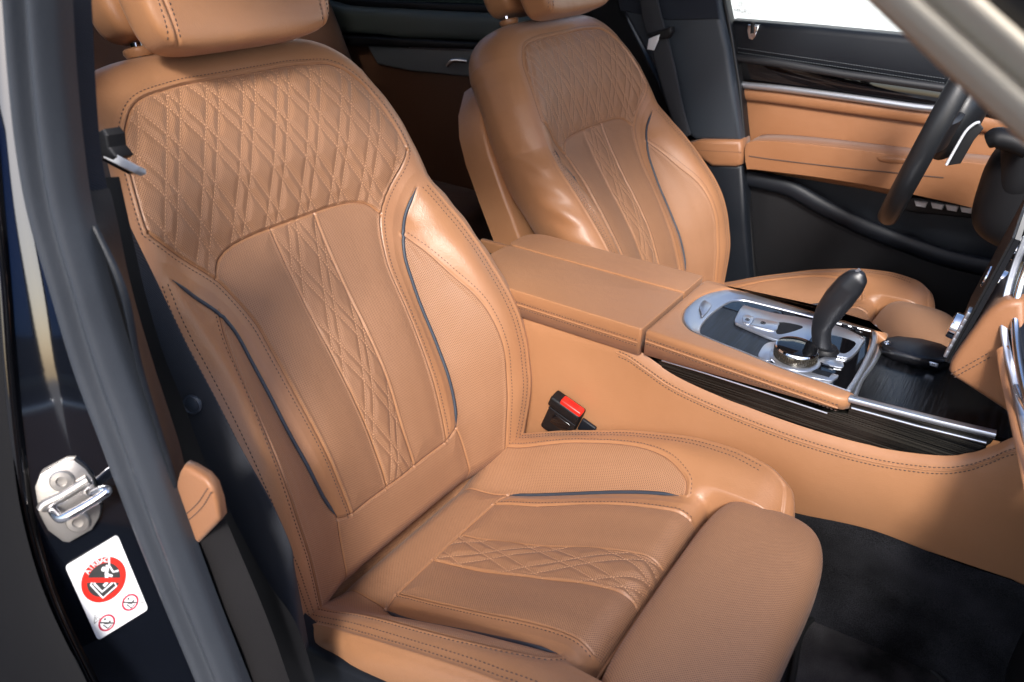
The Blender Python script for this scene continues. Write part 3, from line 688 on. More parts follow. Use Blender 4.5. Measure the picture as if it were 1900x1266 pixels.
L = [(x, .272 - .006 * (1 - math.exp(-.0175 / .006)) - .008 * math.sin(math.pi * .0175 / max(.05, z - bot(x))) + .0004, z - .0175) for x, z in top if .15 < x < .77]
tube('seam_welt', L, .0015, m_leath, sp, 8)
box('driver_side_panel', (.20, .487, .06), (.90, .012, .30), m_leath, con, .004)
box('inner_core', (.17, .377, .09), (.92, .19, .21), m_black, con, .004)
# armrest lids
def lid(name, x0, x1, y0, y1, zt, zb, r, parent, split=None):
    bm = bmesh.new(); n = 8
    P = [(x0 + .02, y0, zb), (x1, y0, zb), (x1, y1, zb), (x0 + .02, y1, zb)]
    # rounded rear end in plan
    ring = [(x1, y0), (x1, y1)] + [(x0 + .04 - .04 * math.sin(a), (y0 + y1) / 2 + (y1 - y0) / 2 * math.cos(a)) for a in np.linspace(0, math.pi, 14)]
    f = [(a, b, zb) for a, b in ring]
    return slab(name, f, (0, 0, zt - zb), m_leath, parent, r=0)
def pad(name, plan, zb, zt, r, m, parent, crown=0., seg=6):
    """upholstered pad: plan outline, soft top edge"""
    bm = bmesh.new(); vs = [bm.verts.new((a, b, zt)) for a, b in plan]; f = bm.faces.new(vs)
    g = bmesh.ops.extrude_face_region(bm, geom=[f]); nv = [e for e in g['geom'] if isinstance(e, bmesh.types.BMVert)]
    bmesh.ops.translate(bm, verts=nv, vec=(0, 0, zb - zt)); s = set(vs)
    bev(bm, [e for e in bm.edges if e.verts[0] in s and e.verts[1] in s], r, seg)
    return bm_obj(name, bm, m, parent, sharp=60)
def rr(x0, x1, y0, y1, r=(.01, .01, .01, .01), n=8):
    """plan rectangle with corner radii: (x0y0, x1y0, x1y1, x0y1)"""
    out = []
    for (cx, cy, a0, q) in ((x0, y0, 180, r[0]), (x1, y0, 270, r[1]), (x1, y1, 0, r[2]), (x0, y1, 90, r[3])):
        sx = 1 if cx == x0 else -1; sy = 1 if cy == y0 else -1
        for k in range(n + 1):
            a = math.radians(a0 + 90 * k / n); out.append((cx + sx * q + q * math.cos(a), cy + sy * q + q * math.sin(a)))
    return out
lp = pad('armrest_lid', rr(-.135, .1925, .2625, .408, (.05, .004, .002, .012)), .208, .2505, .014, m_leath, con)
ld = pad('armrest_lid', rr(-.135, .1925, .4085, .484, (.012, .002, .004, .035)), .208, .2525, .012, m_leath, con)
def side_stitch(x0, x1, y, z1, z2, parent, arc=None):
    rows = []
    for z in (z1, z2):
        L = resample(np.array([(x0, y, z), (x1, y, z)]), .0048); rows.append((L, np.tile([0, -1., 0.3], (len(L), 1))))
    stitch_mesh('stitching', rows, m_stitch_d, parent)
side_stitch(-.08, .185, .2622, .2315, .2225, lp)
tube('seam_welt', [(-.085, .2624, .227), (.188, .2624, .227)], .0014, m_leath, lp, 8)
# padded surround of the gear panel: U-shaped
inner_px = [(1578, 727), (1544, 714), (1480, 693), (1442, 679), (1379, 653), (1327, 632), (1300, 621), (1280, 611), (1269, 597), (1268, 583), (1276, 569), (1291, 557), (1310, 547), (1333, 540), (1362, 538), (1415, 550), (1500, 568), (1560, 585), (1620, 603)]
inn = [atc(p, .2485)[:2] for p in inner_px]
inn = [tuple(p) for p in crom([np.array(p) for p in inn], 5)]
x1 = .476
inn[0] = (x1, inn[0][1]); inn[-1] = (x1, .4625)
outr = [(x1, .4835)] + [(.22, .4835), (.200, .480), (.1965, .470), (.1965, .268), (.200, .2625), (.46, .2625), (.470, .2655), (x1, .273)]
plan = [p for p in inn] + outr
ps = pad('padded_surround', plan, .214, .2500, .0075, m_leath, con, seg=4)
side_stitch(.203, .462, .2622, .2385, .2300, ps); tube('seam_welt', [(.200, .2624, .2342), (.464, .2624, .2342)], .0014, m_stitch_l if False else m_leath, ps, 8)
# chrome bezel inside the surround
def band_between(name, A, B, zt, zb, m, parent, zin=None):
    """flat ribbon between outer plan curve A and inner plan curve B (same count)"""
    A = np.array(A); B = np.array(B); vs = []; fs = []; n = len(A); zin = zt if zin is None else zin
    for (a, b) in zip(A, B):
        mid = a * .5 + b * .5
        vs += [(*a, zb), (*a, zt - .001), (*(a * .93 + b * .07), zt), (*mid, (zt + zin) / 2 - .0012), (*(a * .07 + b * .93), zin), (*b, zin - .001), (*b, zb)]
    for i in range(n - 1):
        for k in range(6): fs.append((i * 7 + k, i * 7 + k + 1, (i + 1) * 7 + k + 1, (i + 1) * 7 + k))
    return mesh_obj(name, vs, fs, m, parent)
bez_in = [(1570, 724), (1508, 702), (1440, 678), (1380, 653), (1345, 639), (1312, 625), (1300, 619), (1301, 606), (1309, 594), (1322, 581), (1340, 568), (1358, 559), (1380, 557), (1420, 566), (1500, 586), (1560, 601), (1616, 614)]
oa = resample(np.array([atc(p, .2475)[:2] for p in inner_px]), .004)
N1 = 160
def rs_n(P, n):
    P = np.array(P, float); L = np.concatenate([[0], np.cumsum(np.linalg.norm(np.diff(P, axis=0), axis=1))]); s = np.linspace(0, L[-1], n); return np.stack([np.interp(s, L, P[:, k]) for k in range(P.shape[1])], 1)
# match by using the same number of control points
op = crom([atc(p, .2470)[:2] for p in [(1578, 727), (1510, 703), (1442, 679), (1379, 653), (1335, 636), (1300, 621), (1280, 611), (1269, 597), (1268, 583), (1276, 569), (1300, 550), (1333, 540), (1362, 538), (1415, 550), (1500, 568), (1560, 585), (1620, 603)]], 6)
ip = crom([atc(p, .2440)[:2] for p in bez_in], 6)
band_between('chrome_bezel', op, ip, .2478, .235, m_satin, con, zin=.2445)
# veneer panel and gloss panel
vp = [p for p in ip] + []
vpan = [(a, b, .2415) for a, b in ip]
fr_edge = [atc(p, .2415) for p in [(1612, 640), (1600, 690), (1572, 726)]]
slab('veneer_panel', [tuple(p) for p in vpan] + [tuple(p) for p in fr_edge], (0, 0, -.004), m_wood2, con, r=0)
gl = [(1340, 569), (1359, 560), (1380, 558), (1420, 567), (1500, 587), (1560, 602), (1616, 616), (1612, 640), (1600, 692), (1572, 726), (1553, 724), (1535, 700), (1560, 665), (1560, 640), (1480, 618), (1400, 590), (1370, 578)]
slab('gloss_panel', Pc(gl, .2425), (0, 0, -.003), m_gloss, con, r=.0003, seg=1)
# silver plate with park-brake buttons and recess
def plate(name, L, z, th, m, parent, r=.0012, n=4, seg=2): return slab(name, Pc(L, z, n), (0, 0, -th), m, parent, r=r, seg=seg)
sp1 = plate('shifter_plate', [(1378, 567), (1395, 570), (1440, 581), (1500, 591), (1560, 606), (1602, 626), (1602, 634), (1590, 652), (1576, 663), (1562, 662), (1520, 652), (1440, 630), (1400, 614), (1372, 602), (1364, 597), (1365, 588)], .2465, .004, m_satin, con, n=3)
plate('shifter_well', [(1545, 622), (1586, 634), (1583, 645), (1570, 655), (1556, 654), (1518, 644), (1500, 637), (1512, 622)], .2470, .001, m_gloss, con, r=.0003, n=3, seg=1)
plate('push_button', [(1378, 588), (1384, 584), (1396, 587), (1399, 590), (1392, 601), (1380, 598)], .2482, .002, m_satin, con, r=.0006)
plate('push_button', [(1404, 590), (1443, 598), (1444, 604), (1436, 613), (1395, 604), (1397, 598)], .2486, .0025, m_satin, con, r=.0006)
plate('finger_recess', [(1446, 598), (1488, 605), (1480, 612), (1450, 620), (1440, 616)], .2469, .0008, m_black, con, r=.0002, seg=1)
# hold / parking symbols
def ring_mark(c, r, z, m, parent, w=.0005):
    P = [(c[0] + r * math.cos(a), c[1] + r * math.sin(a) , z) for a in np.linspace(0, 2 * math.pi, 20)]
    tube('symbol', P, w, m, parent, 6)
cc = atc((1387, 593), .2486); ring_mark(cc, .0028, .2486, m_black, con); cc = atc((1416, 599), .2490); ring_mark(cc, .0032, .2490, m_black, con)
def text(name, s, loc, xdir, ydir, size, m, parent, ext=.0002, align='CENTER'):
    cu_ = bpy.data.curves.new(name, 'FONT'); cu_.body = s; cu_.size = size; cu_.align_x = align; cu_.align_y = 'CENTER'; cu_.extrude = ext
    to = bpy.data.objects.new(name, cu_); COL.objects.link(to)
    x = Vector(xdir).normalized(); z = x.cross(Vector(ydir)).normalized(); y = z.cross(x)
    to.matrix_world = Matrix(((x.x, y.x, z.x, loc[0]), (x.y, y.y, z.y, loc[1]), (x.z, y.z, z.z, loc[2]), (0, 0, 0, 1)))
    dg = bpy.context.evaluated_depsgraph_get(); me = bpy.data.meshes.new_from_object(to.evaluated_get(dg)); me.transform(to.matrix_world)
    bpy.data.objects.remove(to); return wrap(name, me, m, parent, smooth=False)
text('symbol', 'P', cc, (1, -.1, 0), (0.1, 1, 0), .0045, m_black, con)
text('symbol', 'A', atc((1387, 593), .2488), (1, -.1, 0), (0.1, 1, 0), .0035, m_black, con)
# armrest release button in the bezel
plate('release_button', [(1298, 568), (1306, 557), (1316, 562), (1320, 568), (1304, 586), (1301, 578)], .2484, .002, m_satin, con, r=.0006)
# drive mode keys beyond the lever
for L in ([(1432, 579), (1442, 577), (1449, 584), (1440, 583)], [(1450, 577), (1475, 583), (1468, 590), (1456, 586)], [(1560, 599), (1572, 602), (1580, 612), (1566, 608)], [(1576, 602), (1590, 606), (1596, 616), (1588, 614)]):
    plate('mode_key', L, .2440, .001, m_navy, con, r=.0004, n=0, seg=1)
text('key_lettering', 'OFF', atc((1593, 615), .2432), (1, -.2, 0), (.2, 1, 0), .004, m_white, con)
tube('key_divider', [tuple(atc(p, .2432)) for p in ((1545, 592), (1578, 599), (1582, 610), (1600, 617))], .0006, m_satin, con, 6)
# front rail of the gear panel
tube('front_rail', crom([atc(p, .243) for p in ((1623, 606), (1622, 635), (1610, 665), (1592, 700), (1572, 730))], 8), .0040, m_satin, con, 12, up=(0, 0, 1), ry=.0030)
fr = crom([atc(p, .2300) for p in ((1633, 622), (1630, 650), (1616, 678), (1596, 706), (1584, 735))], 8)
tube('tray_lip', fr, .0045, m_satin, con, 12, up=(0, 0, 1), ry=.003)
# rotary controller and its key plates
kc = atc((1474, 668), .243)
plate('controller_plate', [(1411, 649), (1420, 638), (1434, 634), (1450, 640), (1430, 668), (1408, 662)], .2455, .0035, m_satin, con, r=.001)
plate('controller_plate', [(1440, 672), (1480, 684), (1545, 693), (1556, 697), (1548, 704), (1538, 706), (1480, 694), (1440, 680)], .2450, .0035, m_satin, con, r=.001)
plate('controller_key', [(1505, 691), (1514, 684), (1545, 692), (1538, 700)], .2456, .001, m_navy, con, r=.0003, n=0, seg=1)
plate('controller_key', [(1518, 668), (1538, 672), (1540, 680), (1512, 672)], .2450, .0015, m_gloss, con, r=.0003, n=0, seg=1)
plate('controller_plate', [(1540, 662), (1562, 668), (1562, 682), (1520, 671), (1524, 664)], .2452, .002, m_satin, con, r=.0006, n=3)
plate('controller_key', [(1514, 678), (1560, 692), (1556, 696), (1510, 684)], .2447, .001, m_gloss, con, r=.0003, n=0, seg=1)
lathe('controller_collar', [(.031, 0), (.0335, .001), (.033, .0028), (.029, .0045), (.026, .0045)], kc, (0, 0, 1), m_satin, con)
m_knobring = noise_bump(mat('dark_chrome', (.09, .08, .065), .10, .7), 60, .0002, .3)
ko = lathe('control_knob', [(.0255, .003), (.0285, .005), (.0285, .0165), (.0262, .0195), (.024, .0205)], kc, (0, 0, 1), m_knobring, con)
lathe('knob_top', [(.0265, .0190), (.0262, .0215), (.022, .0228), (.010, .0234), (.001, .0235)], kc, (0, 0, 1), m_gloss, ko)
lathe('knob_chrome_line', [(.0280, .0170), (.0283, .0180), (.0272, .0200), (.0266, .0200)], kc, (0, 0, 1), m_chrome, ko)
bm = bmesh.new()
for k in range(60):
    a = 2 * math.pi * k / 60; box_bm((kc[0] + .0286 * math.cos(a), kc[1] + .0286 * math.sin(a), kc[2] + .0108), (.0008, .0012, .009), 0, Matrix.Rotation(a, 3, 'Z'), bm=bm)
bm_obj('knob_grip', bm, m_knobring, ko)
# gear lever
def leverpt(p, y): return aty(p, y)
base = atc((1530, 652), .243); yb = base[1]
base_r = base - [0, 0, TILT * (base[0] - .195)]
path = crom([aty((1528, 655), yb), aty((1524, 628), yb), aty((1526, 604), yb), aty((1538, 580), yb - .002), aty((1557, 554), yb - .004), aty((1577, 530), yb - .006), aty((1592, 514), yb - .008), aty((1600, 506), yb - .009)], 7)
wd = [.0120, .0122, .0135, .0175, .0192, .0180, .0135, .0045]; dp = [.011, .0115, .0125, .0145, .0155, .0145, .010, .0035]
ii = np.linspace(0, len(wd) - 1, len(path)); W_ = np.interp(ii, range(len(wd)), wd); D_ = np.interp(ii, range(len(dp)), dp)
se = [(np.sign(math.cos(a)) * abs(math.cos(a)) ** .85, np.sign(math.sin(a)) * abs(math.sin(a)) ** .85) for a in np.linspace(0, 2 * math.pi, 28, endpoint=False)]
lv = bm_obj('gear_lever', sweep_bm(path, se, (0, 1, 0), lambda i: (W_[i], D_[i])), mat('lever_leather', (.012, .013, .016), .38), con, sharp=70)
lathe('gear_boot', [(.020, -.001), (.0205, .002), (.017, .004), (.0155, .007), (.0135, .0075)], base_r, (0, 0, 1), m_black, lv)
tl = crom([aty(p, yb - .010) for p in ((1537, 572), (1550, 553), (1569, 528), (1584, 509), (1595, 500))], 6)
TT = np.array(tl)
tube('lever_trim', tl, .0022, m_satin, lv, 10)
# side veneer wedge, chrome strips, one reflection line
wv = [(1218, 667), (1240, 672), (1300, 690), (1400, 722), (1480, 750), (1520, 764), (1572, 768), (1578, 748), (1650, 765), (1750, 790), (1847, 812), (1838, 824), (1815, 836), (1780, 846), (1735, 850), (1660, 840), (1560, 812), (1460, 781), (1360, 747), (1290, 722), (1250, 704), (1232, 690)]
slab('veneer_strip', [(p[0], .2715, p[2]) for p in [aty(q, .2715) for q in wv]], (0, .01, 0), m_wood, con, r=.001, seg=1)
tube('chrome_strip_and_glint', [tuple(aty(p, .2695)) for p in ((1228, 669), (1300, 690), (1400, 722), (1480, 749), (1535, 767))], .0013, m_satin, con, 8)
cs = [aty(p, .274) for p in ((1576, 739), (1650, 758), (1750, 783), (1848, 806))]
bm = sweep_bm(crom(cs, 8), [(-.0045, -.0035), (.0045, -.0035), (.006, 0), (.0045, .003), (-.003, .0038), (-.0055, .002)], (0, 0, 1)); bm_obj('chrome_strip_and_glint', bm, m_satin, con, sharp=50)
tube('chrome_strip_and_glint', [tuple(aty(p, .2705)) for p in ((1580, 757), (1700, 790), (1830, 822))], .0016, m_satin, con, 8)  # thin tube drawn as the strip's reflection in the gloss below
# front tray
tr = [(1580, 742), (1600, 706), (1617, 678), (1631, 650), (1634, 622), (1700, 642), (1790, 668), (1900, 730), (1900, 822), (1850, 810), (1750, 786)]
slab('tray_floor', Pc(tr, .230), (0, 0, -.006), lined('tray_veneer', (.003, .003, .0035), (.014, .015, .018), 50, (8, .3, 1), .22), con, r=0)
# ------------------------------------------------------------------ key pouch in the tray
pw = [(1642, 624), (1664, 621), (1710, 626), (1748, 636), (1767, 646), (1771, 656), (1762, 666), (1738, 670), (1700, 663), (1662, 651), (1641, 641), (1635, 632)]
po = empty('key_pouch', tuple(atc((1700, 650), .232)), 'black leather key pouch with snap button lying across the front tray', 'key case')
bp_ = pad('pouch_body', [tuple(atc(p, .246)[:2]) for p in pw], .231, .2465, .0068, m_pouch, po, seg=5)
sn = atc((1647, 637), .2470); lathe('snap_button', [(.0052, 0), (.005, .0010), (.0038, .0018), (.0033, .0012), (.001, .001)], sn, (0, 0, 1), m_chrome, po, 24)
nb = atc((1733, 674), .240) + np.array([0, -.004, 0]); box('metal_tag', tuple(nb), (.012, .003, .006), m_satin, po, .001); text('tag_lettering', 'M', (nb[0], nb[1] - .0018, nb[2]), (1, 0, 0), (0, 0, 1), .005, m_black, po)
L = [(*atc((a, b), .2405)[:2], .2405) for a, b in ((1638, 643), (1660, 653), (1700, 666), (1736, 673))]; L = resample(np.array(crom(L, 6)), .004)
stitch_mesh('stitching', [(L, np.tile([0, -.7, .7], (len(L), 1)))], mat('black_thread', (.02, .02, .022), .6), bp_)

# give everything on the console top its gentle forward slope
SL = {'padded_surround', 'padded_side_roll', 'chrome_bezel', 'veneer_panel', 'gloss_panel', 'shifter_plate', 'shifter_well', 'push_button', 'finger_recess', 'symbol', 'release_button', 'mode_key', 'key_lettering', 'key_divider', 'front_rail', 'tray_lip', 'controller_plate', 'controller_key', 'controller_collar', 'control_knob', 'knob_top', 'knob_chrome_line', 'knob_grip', 'tray_floor', 'pouch_body', 'snap_button', 'metal_tag', 'tag_lettering'}
def walk(o):
    for c_ in o.children: yield c_; yield from walk(c_)
for root_ in (con, po):
    for o in list(walk(root_)):
        par = o.parent.name.split('.')[0]
        if o.name.split('.')[0] in SL or (o.name.startswith('seam_welt') and par == 'padded_surround'):
            n = len(o.data.vertices); a = np.empty(n * 3); o.data.vertices.foreach_get('co', a); a = a.reshape(-1, 3)
            a[:, 2] -= TILT * np.maximum(a[:, 0] - .195, 0)
            if o.name.startswith('padded_surround'): lo = a[:, 2] < .2165; a[lo, 2] = .212 + .050 * np.maximum(a[lo, 0] - .24, 0)
            o.data.vertices.foreach_set('co', a.ravel()); o.data.update()
# ------------------------------------------------------------------ buckle
def vrot(z, x):
    z = Vector(z).normalized(); x = Vector(x); y = z.cross(x).normalized(); x = y.cross(z); return Matrix((x, y, z)).transposed()
bk = empty('belt_buckle', (.06, .25, .0), 'black seat belt buckle with red release button between seat and console', 'buckle')
# local frame: up axis leans forward in the picture plane
b_up = Vector((.38, -.12, 1)).normalized(); b_x = Vector((1, .05, -.36)).normalized()
Rb = vrot(b_up, b_x); Bc = Vector(aty((1046, 772), .246))
def bb(name, off, s, m, r=.003): return box(name, tuple(Bc + Rb @ Vector(off)), s, m, bk, r, Rb)
bb('buckle_housing', (0, 0, -.008), (.052, .020, .072), m_black, .005)
bb('buckle_cap', (-.002, .001, .020), (.055, .024, .020), m_black, .004)
bb('release_button', (.006, -.002, .0315), (.038, .015, .010), m_red, .003)
bb('buckle_recess', (.002, -.0096, -.008), (.032, .0022, .022), m_gloss, .001)
bb('buckle_rib', (0, -.0120, .0105), (.050, .0015, .0012), m_satin if False else m_navy, .0004)
tb = bb('stalk_tab', (.040, .006, .002), (.026, .006, .026), m_navy, .002)
text('button_lettering', 'PRESS', Bc + Rb @ Vector((.006, -.002, .0368)), Rb @ Vector((1, 0, 0)), Rb @ Vector((0, 1, 0)), .0075, mat('red_letter', (.35, .01, .01), .4), bk, ext=.0002)
# ------------------------------------------------------------------ pillars and trims built as vertical ribbons
def ribbon(name, rows, prof, m, parent, n=10, cap=False):
    """rows: list of (left point, right point, outward vector); prof: list of (u 0..1, bump m)"""
    A = crom([r[0] for r in rows], n); B = crom([r[1] for r in rows], n); O = crom([r[2] for r in rows], n)
    vs = []; fs = []; k = len(prof)
    for a, b, o in zip(A, B, O):
        o = o / np.linalg.norm(o)
        for u, h in prof: vs.append(a + (b - a) * u + o * h)
    for i in range(len(A) - 1):
        for j in range(k - 1): fs.append((i * k + j, i * k + j + 1, (i + 1) * k + j + 1, (i + 1) * k + j))
    return mesh_obj(name, vs, fs, m, parent)
ys = [-60, 0, 140, 280, 400, 540, 680, 820, 960, 1110, 1266, 1340]
#               outer panel left, seal left, seal right, trim right
outerL = [-200, -190, -170, -150, -130, -110, -90, -70, -60, -40, -20, -10]
sealL = [8, 15, 24, 38, 60, 100, 140, 192, 245, 305, 370, 402]
sealR = [104, 108, 118, 133, 152, 189, 232, 281, 330, 385, 447, 478]
trimR = [157, 160, 167, 178, 200, 229, 262, 300, 345, 420, 530, 560]
ysl = -.385
NB = (0.35, -1, 0.1)
pil = empty('b_pillar', tuple(aty((200, 1200), -.38)), 'passenger side door pillar with grey rubber seal, latch striker and airbag sticker', 'pillar')
def rows_(Lp, Rp, yl, yr, o=NB): 
    f = lambda v, i: v[i] if isinstance(v, (list, tuple)) else v
    return [(aty((Lp[i], ys[i]), f(yl, i)), aty((Rp[i], ys[i]), f(yr, i)), np.array(o, float)) for i in range(len(ys))]
sp_ = [(0, -.02), (.02, -.004), (.05, .003), (.12, .009), (.22, .0125), (.32, .0115), (.40, .0075), (.46, .0050), (.52, .0055), (.60, .0095), (.70, .0120), (.80, .0105), (.90, .005), (.97, -.001), (1, -.012)]
sp_ = [tuple(p) for p in crom([np.array(p) for p in sp_], 3)]
seal = ribbon('rubber_seal', rows_(sealL, sealR, -.385, -.372), sp_, m_rubber, pil)
t2 = [max(a + 2, b) for a, b in zip(sealR, trimR)]
# inner cloth trim above, plastic below
upR = trimR[:]; 
def sub(lst, a, b): return lst[a:b]
trim_prof = [(0, -.004), (.08, .001), (.3, .004), (.6, .003), (.84, -.001), (1, -.005)]
r_all = rows_([x - 3 for x in sealR], trimR, -.365, -.345)
ribbon('cloth_trim', r_all[:5] , trim_prof, m_pcloth, pil)
def ribbon2(name, L, R_, yy, yl, yr, prof, m, parent, o=NB, n=8):
    rows = [(aty((l, q), yl), aty((r, q), yr), np.array(o, float)) for l, r, q in zip(L, R_, yy)]
    return ribbon(name, rows, prof, m, parent, n)
ribbon2('plastic_trim', [148, 164, 229, 258, 300, 322, 332], [192, 205, 235, 276, 322, 340, 352], [352, 400, 540, 680, 820, 890, 930], -.364, -.346, [(0, -.004), (.08, .003), (.3, .006), (.7, .004), (.88, -.001), (1, -.006)], m_navy, pil)
# leather cap at waist height
lc = [(318, 926), (330, 880), (338, 866), (352, 872), (378, 888), (392, 905), (402, 935), (407, 966), (398, 978), (372, 1005), (352, 1026), (338, 985)]
capo = slab('leather_cap', [tuple(aty(p, -.362)) for p in lc], (-.006, .012, -.003), m_dash, pil, r=.005, seg=4)
rows = []
for L in ([(334, 962), (350, 950), (368, 932), (384, 908)], [(336, 976), (356, 960), (376, 940), (391, 915)]):
    Q = resample(np.array(crom([aty(p, -.3626) for p in L], 6)), .0045); rows.append((Q, np.tile([0, -1., 0], (len(Q), 1))))
stitch_mesh('stitching', rows, m_stitch_d, capo)
ribbon2('lower_trim', [345, 352, 368, 388, 407, 447, 470], [411, 441, 460, 480, 505, 529, 550], [970, 1040, 1084, 1132, 1197, 1266, 1320], -.358, -.345, [(0, -.002), (.1, .003), (.4, .006), (.8, .002), (1, -.006)], noise_bump(mat('soft_black_trim', (.010, .009, .0095), .75, spec=.2), 700, .0004, .5), pil)
ribbon2('gap_shade_strip', [140, 150, 182, 215, 250, 290, 330, 380, 430, 470], [215, 235, 262, 296, 335, 372, 425, 490, 548, 590], [330, 420, 540, 655, 752, 850, 960, 1080, 1168, 1300], -.325, -.315, [(0, -.01), (.5, 0), (1, -.004)], m_black, pil)  # black strip added across the gap, standing for the shade on the seat side
# gloss black jamb (carries striker and sticker) and the outer door-frame panel
jambL = [-40, -38, -30, -18, -8, 4, 14, 28, 48, 92, 165, 200]
_a, _b = aty((60, 400), -.385), aty((305, 1110), -.385); _t = (_b - _a) / np.linalg.norm(_b - _a)
JN = np.array([.76, -.59, .24]); JN /= np.linalg.norm(JN); JP = aty((245, 960), -.385)
def jr(L, off): # points on the forward-facing jamb plane
    return [atp((L[i], ys[i]), JP - JN * off, JN) for i in range(len(ys))]
ribbon('gloss_jamb', list(zip(jr([a + 18 for a in jambL], 0), jr([a + 14 for a in sealL], 0), [JN] * 12)), [(0, 0), (.25, -.0006), (.5, 0), (.75, .0006), (1, 0)], m_carpaint, pil)
ribbon('jamb_flange', list(zip(jr([a - 12 for a in jambL], -.004), jr([a + 22 for a in jambL], 0), [JN] * 12)), [(0, -.004), (.2, .004), (.5, .0065), (.8, .003), (1, -.004)], m_gloss, pil)
# rear door edge outside the pillar
rd = empty('rear_passenger_door', tuple(aty((0, 1200), -.44)), 'gloss black rear door edge left of the pillar, mirroring sky and leather', 'car door')
DN = np.array([.42, -.82, .38]); DN /= np.linalg.norm(DN); DP = atp((0, 700), JP, JN)
dl = [a - 260 for a in jambL]; dr = [a - 14 for a in jambL]
ribbon('door_skin', [(atp((l, q), DP, DN), atp((r, q), DP, DN), DN) for l, r, q in zip(dl, dr, ys)], [(0, 0), (.5, .001), (.85, .001), (1, -.004)], mat('black_door_edge', (.003, .003, .004), .6, spec=.1), rd)
DN2 = np.array([.02, -.50, .86]); DN2 /= np.linalg.norm(DN2)
wl2 = [(0, 780), (60, 1000), (95, 1190), (40, 1266)]
# striker -----------------------------------------------------------
yS = -.398
sp0 = [(64, 905), (74, 880), (118, 856), (137, 854), (158, 870), (172, 888), (188, 942), (184, 962), (170, 984), (128, 1008), (116, 1006), (88, 985), (72, 955)]
stk = slab('door_striker', [tuple(atp(p, JP + JN * .006, JN)) for p in sp0], tuple(-JN * .008), m_zinc, pil, r=.0016, seg=2)
for (px, q) in (((115, 892), 0), ((145, 968), 0)):
    c0 = atp(px, JP + JN * .0065, JN)
    lathe('torx_bolt', [(.0098, -.001), (.0098, .0012), (.0085, .0026), (.0045, .0030), (.0040, .0012), (.001, .0010)], c0, tuple(JN), m_zinc, stk, 32)
# the U-shaped loop: a base bar on the plate plus a wire bow
tube('striker_rib', crom([atp(p, JP + JN * .007, JN) for p in ((78, 945), (86, 935), (120, 918), (165, 890))], 6), .0048, m_zinc, stk, 14, up=tuple(JN))
loop_ = crom([atp(p_, JP + JN * h_, JN) for p_, h_ in (((96, 943), .006), ((101, 952), .013), ((112, 962), .022), ((126, 957), .026), ((150, 944), .026), ((180, 926), .026), ((199, 912), .025), ((190, 909), .020), ((172, 915), .012), ((164, 914), .004))], 7)
tube('striker_bow', loop_, .0042, mat('bright_zinc', (.75, .76, .80), .18, 1), stk, 14, up=(0, -1, 0.2))
# airbag sticker -----------------------------------------------------
TL, TR, BR, BL = [atp(p, JP, JN) for p in ((119, 1049), (220, 991), (274, 1129), (184, 1187))]
Ox = TL; EX = (TR - TL + BR - BL) / 2; EY = (BL - TL + BR - TR) / 2
wS, hS = np.linalg.norm(EX), np.linalg.norm(EY); ex = EX / wS; ey = EY / hS; en = np.cross(ey, ex); en /= np.linalg.norm(en)
if en @ (CAM - TL) < 0: en = -en
cS = (TL + TR + BL + BR) / 4
def sP(u, v, h=0.): return cS + ex * (u - .5) * wS + ey * (v - .5) * hS + en * h
def flat(name, L, h, m, parent, th=.0002): return slab(name, [tuple(sP(u, v, h)) for u, v in L], tuple(-en * th), m, parent, r=0)
rc = [(u, v) for u, v in [(a / 1., b / 1.) for a, b in rr(0, 1, 0, 1, (.05, .05, .05, .05), 5)]]
stk2 = flat('airbag_sticker', rc, .0016, m_white, pil, .0008)
stk2['label'] = 'white airbag warning sticker with red prohibition circles'
asp = wS / hS
def disc(name, c, r, h, m, n=48, r0=0):
    P = [(c[0] + r * math.cos(a), c[1] + r * asp * math.sin(a)) for a in np.linspace(0, 2 * math.pi, n, endpoint=False)]
    if not r0: return flat(name, P, h, m, stk2)
    Q = [(c[0] + r0 * math.cos(a), c[1] + r0 * asp * math.sin(a)) for a in np.linspace(0, 2 * math.pi, n, endpoint=False)]
    vs = [sP(*p, h) for p in P] + [sP(*p, h) for p in Q]; fs = [(i, (i + 1) % n, n + (i + 1) % n, n + i) for i in range(n)]
    return mesh_obj(name, vs, fs, m, stk2, smooth=False)
def line(name, L, wd, h, m, close=False):
    P = [np.array([u, v / 1.]) for u, v in L]; vs = []; fs = []
    Pm = [np.array([p[0] * wS, p[1] * hS]) for p in P]; n = len(Pm)
    for i in range(n):
        a = Pm[max(i - 1, 0)]; b = Pm[min(i + 1, n - 1)]; t = (b - a) / np.linalg.norm(b - a); s = np.array([-t[1], t[0]]) * wd * wS / 2
        for sg in (1, -1): q = Pm[i] + s * sg; vs.append(sP(q[0] / wS, q[1] / hS, h))
    for i in range(n - 1): fs.append((2 * i, 2 * i + 1, 2 * i + 3, 2 * i + 2))
    return mesh_obj(name, vs, fs, m, stk2, smooth=False)
m_pred = mat('print_red', (.62, .02, .012), .4); m_pdark = mat('print_dark', (.03, .03, .03), .45); m_pcrim = mat('print_crimson', (.45, .01, .05), .4)
C0 = (.50, .385); disc('warning_disc', C0, .405, .0019, m_pred); disc('warning_disc_centre', C0, .30, .0021, m_pdark)
h1 = .0023
line('seat_pictogram', [(.33, .36), (.40, .50), (.62, .47)], .035, h1, m_white); line('seat_pictogram', [(.27, .35), (.37, .57), (.66, .53), (.64, .46)], .03, h1, m_white); line('seat_pictogram', [(.27, .35), (.33, .335), (.345, .37)], .03, h1, m_white)
line('child_pictogram', [(.46, .45), (.54, .43), (.58, .34), (.66, .25)], .06, h1, m_white); disc('child_pictogram', (.57, .27), .04, h1, m_white); line('child_pictogram', [(.58, .34), (.66, .40)], .04, h1, m_white)
line('airbag_pictogram', [(.74, .17), (.68, .27), (.70, .36), (.79, .38)], .03, h1, m_white)
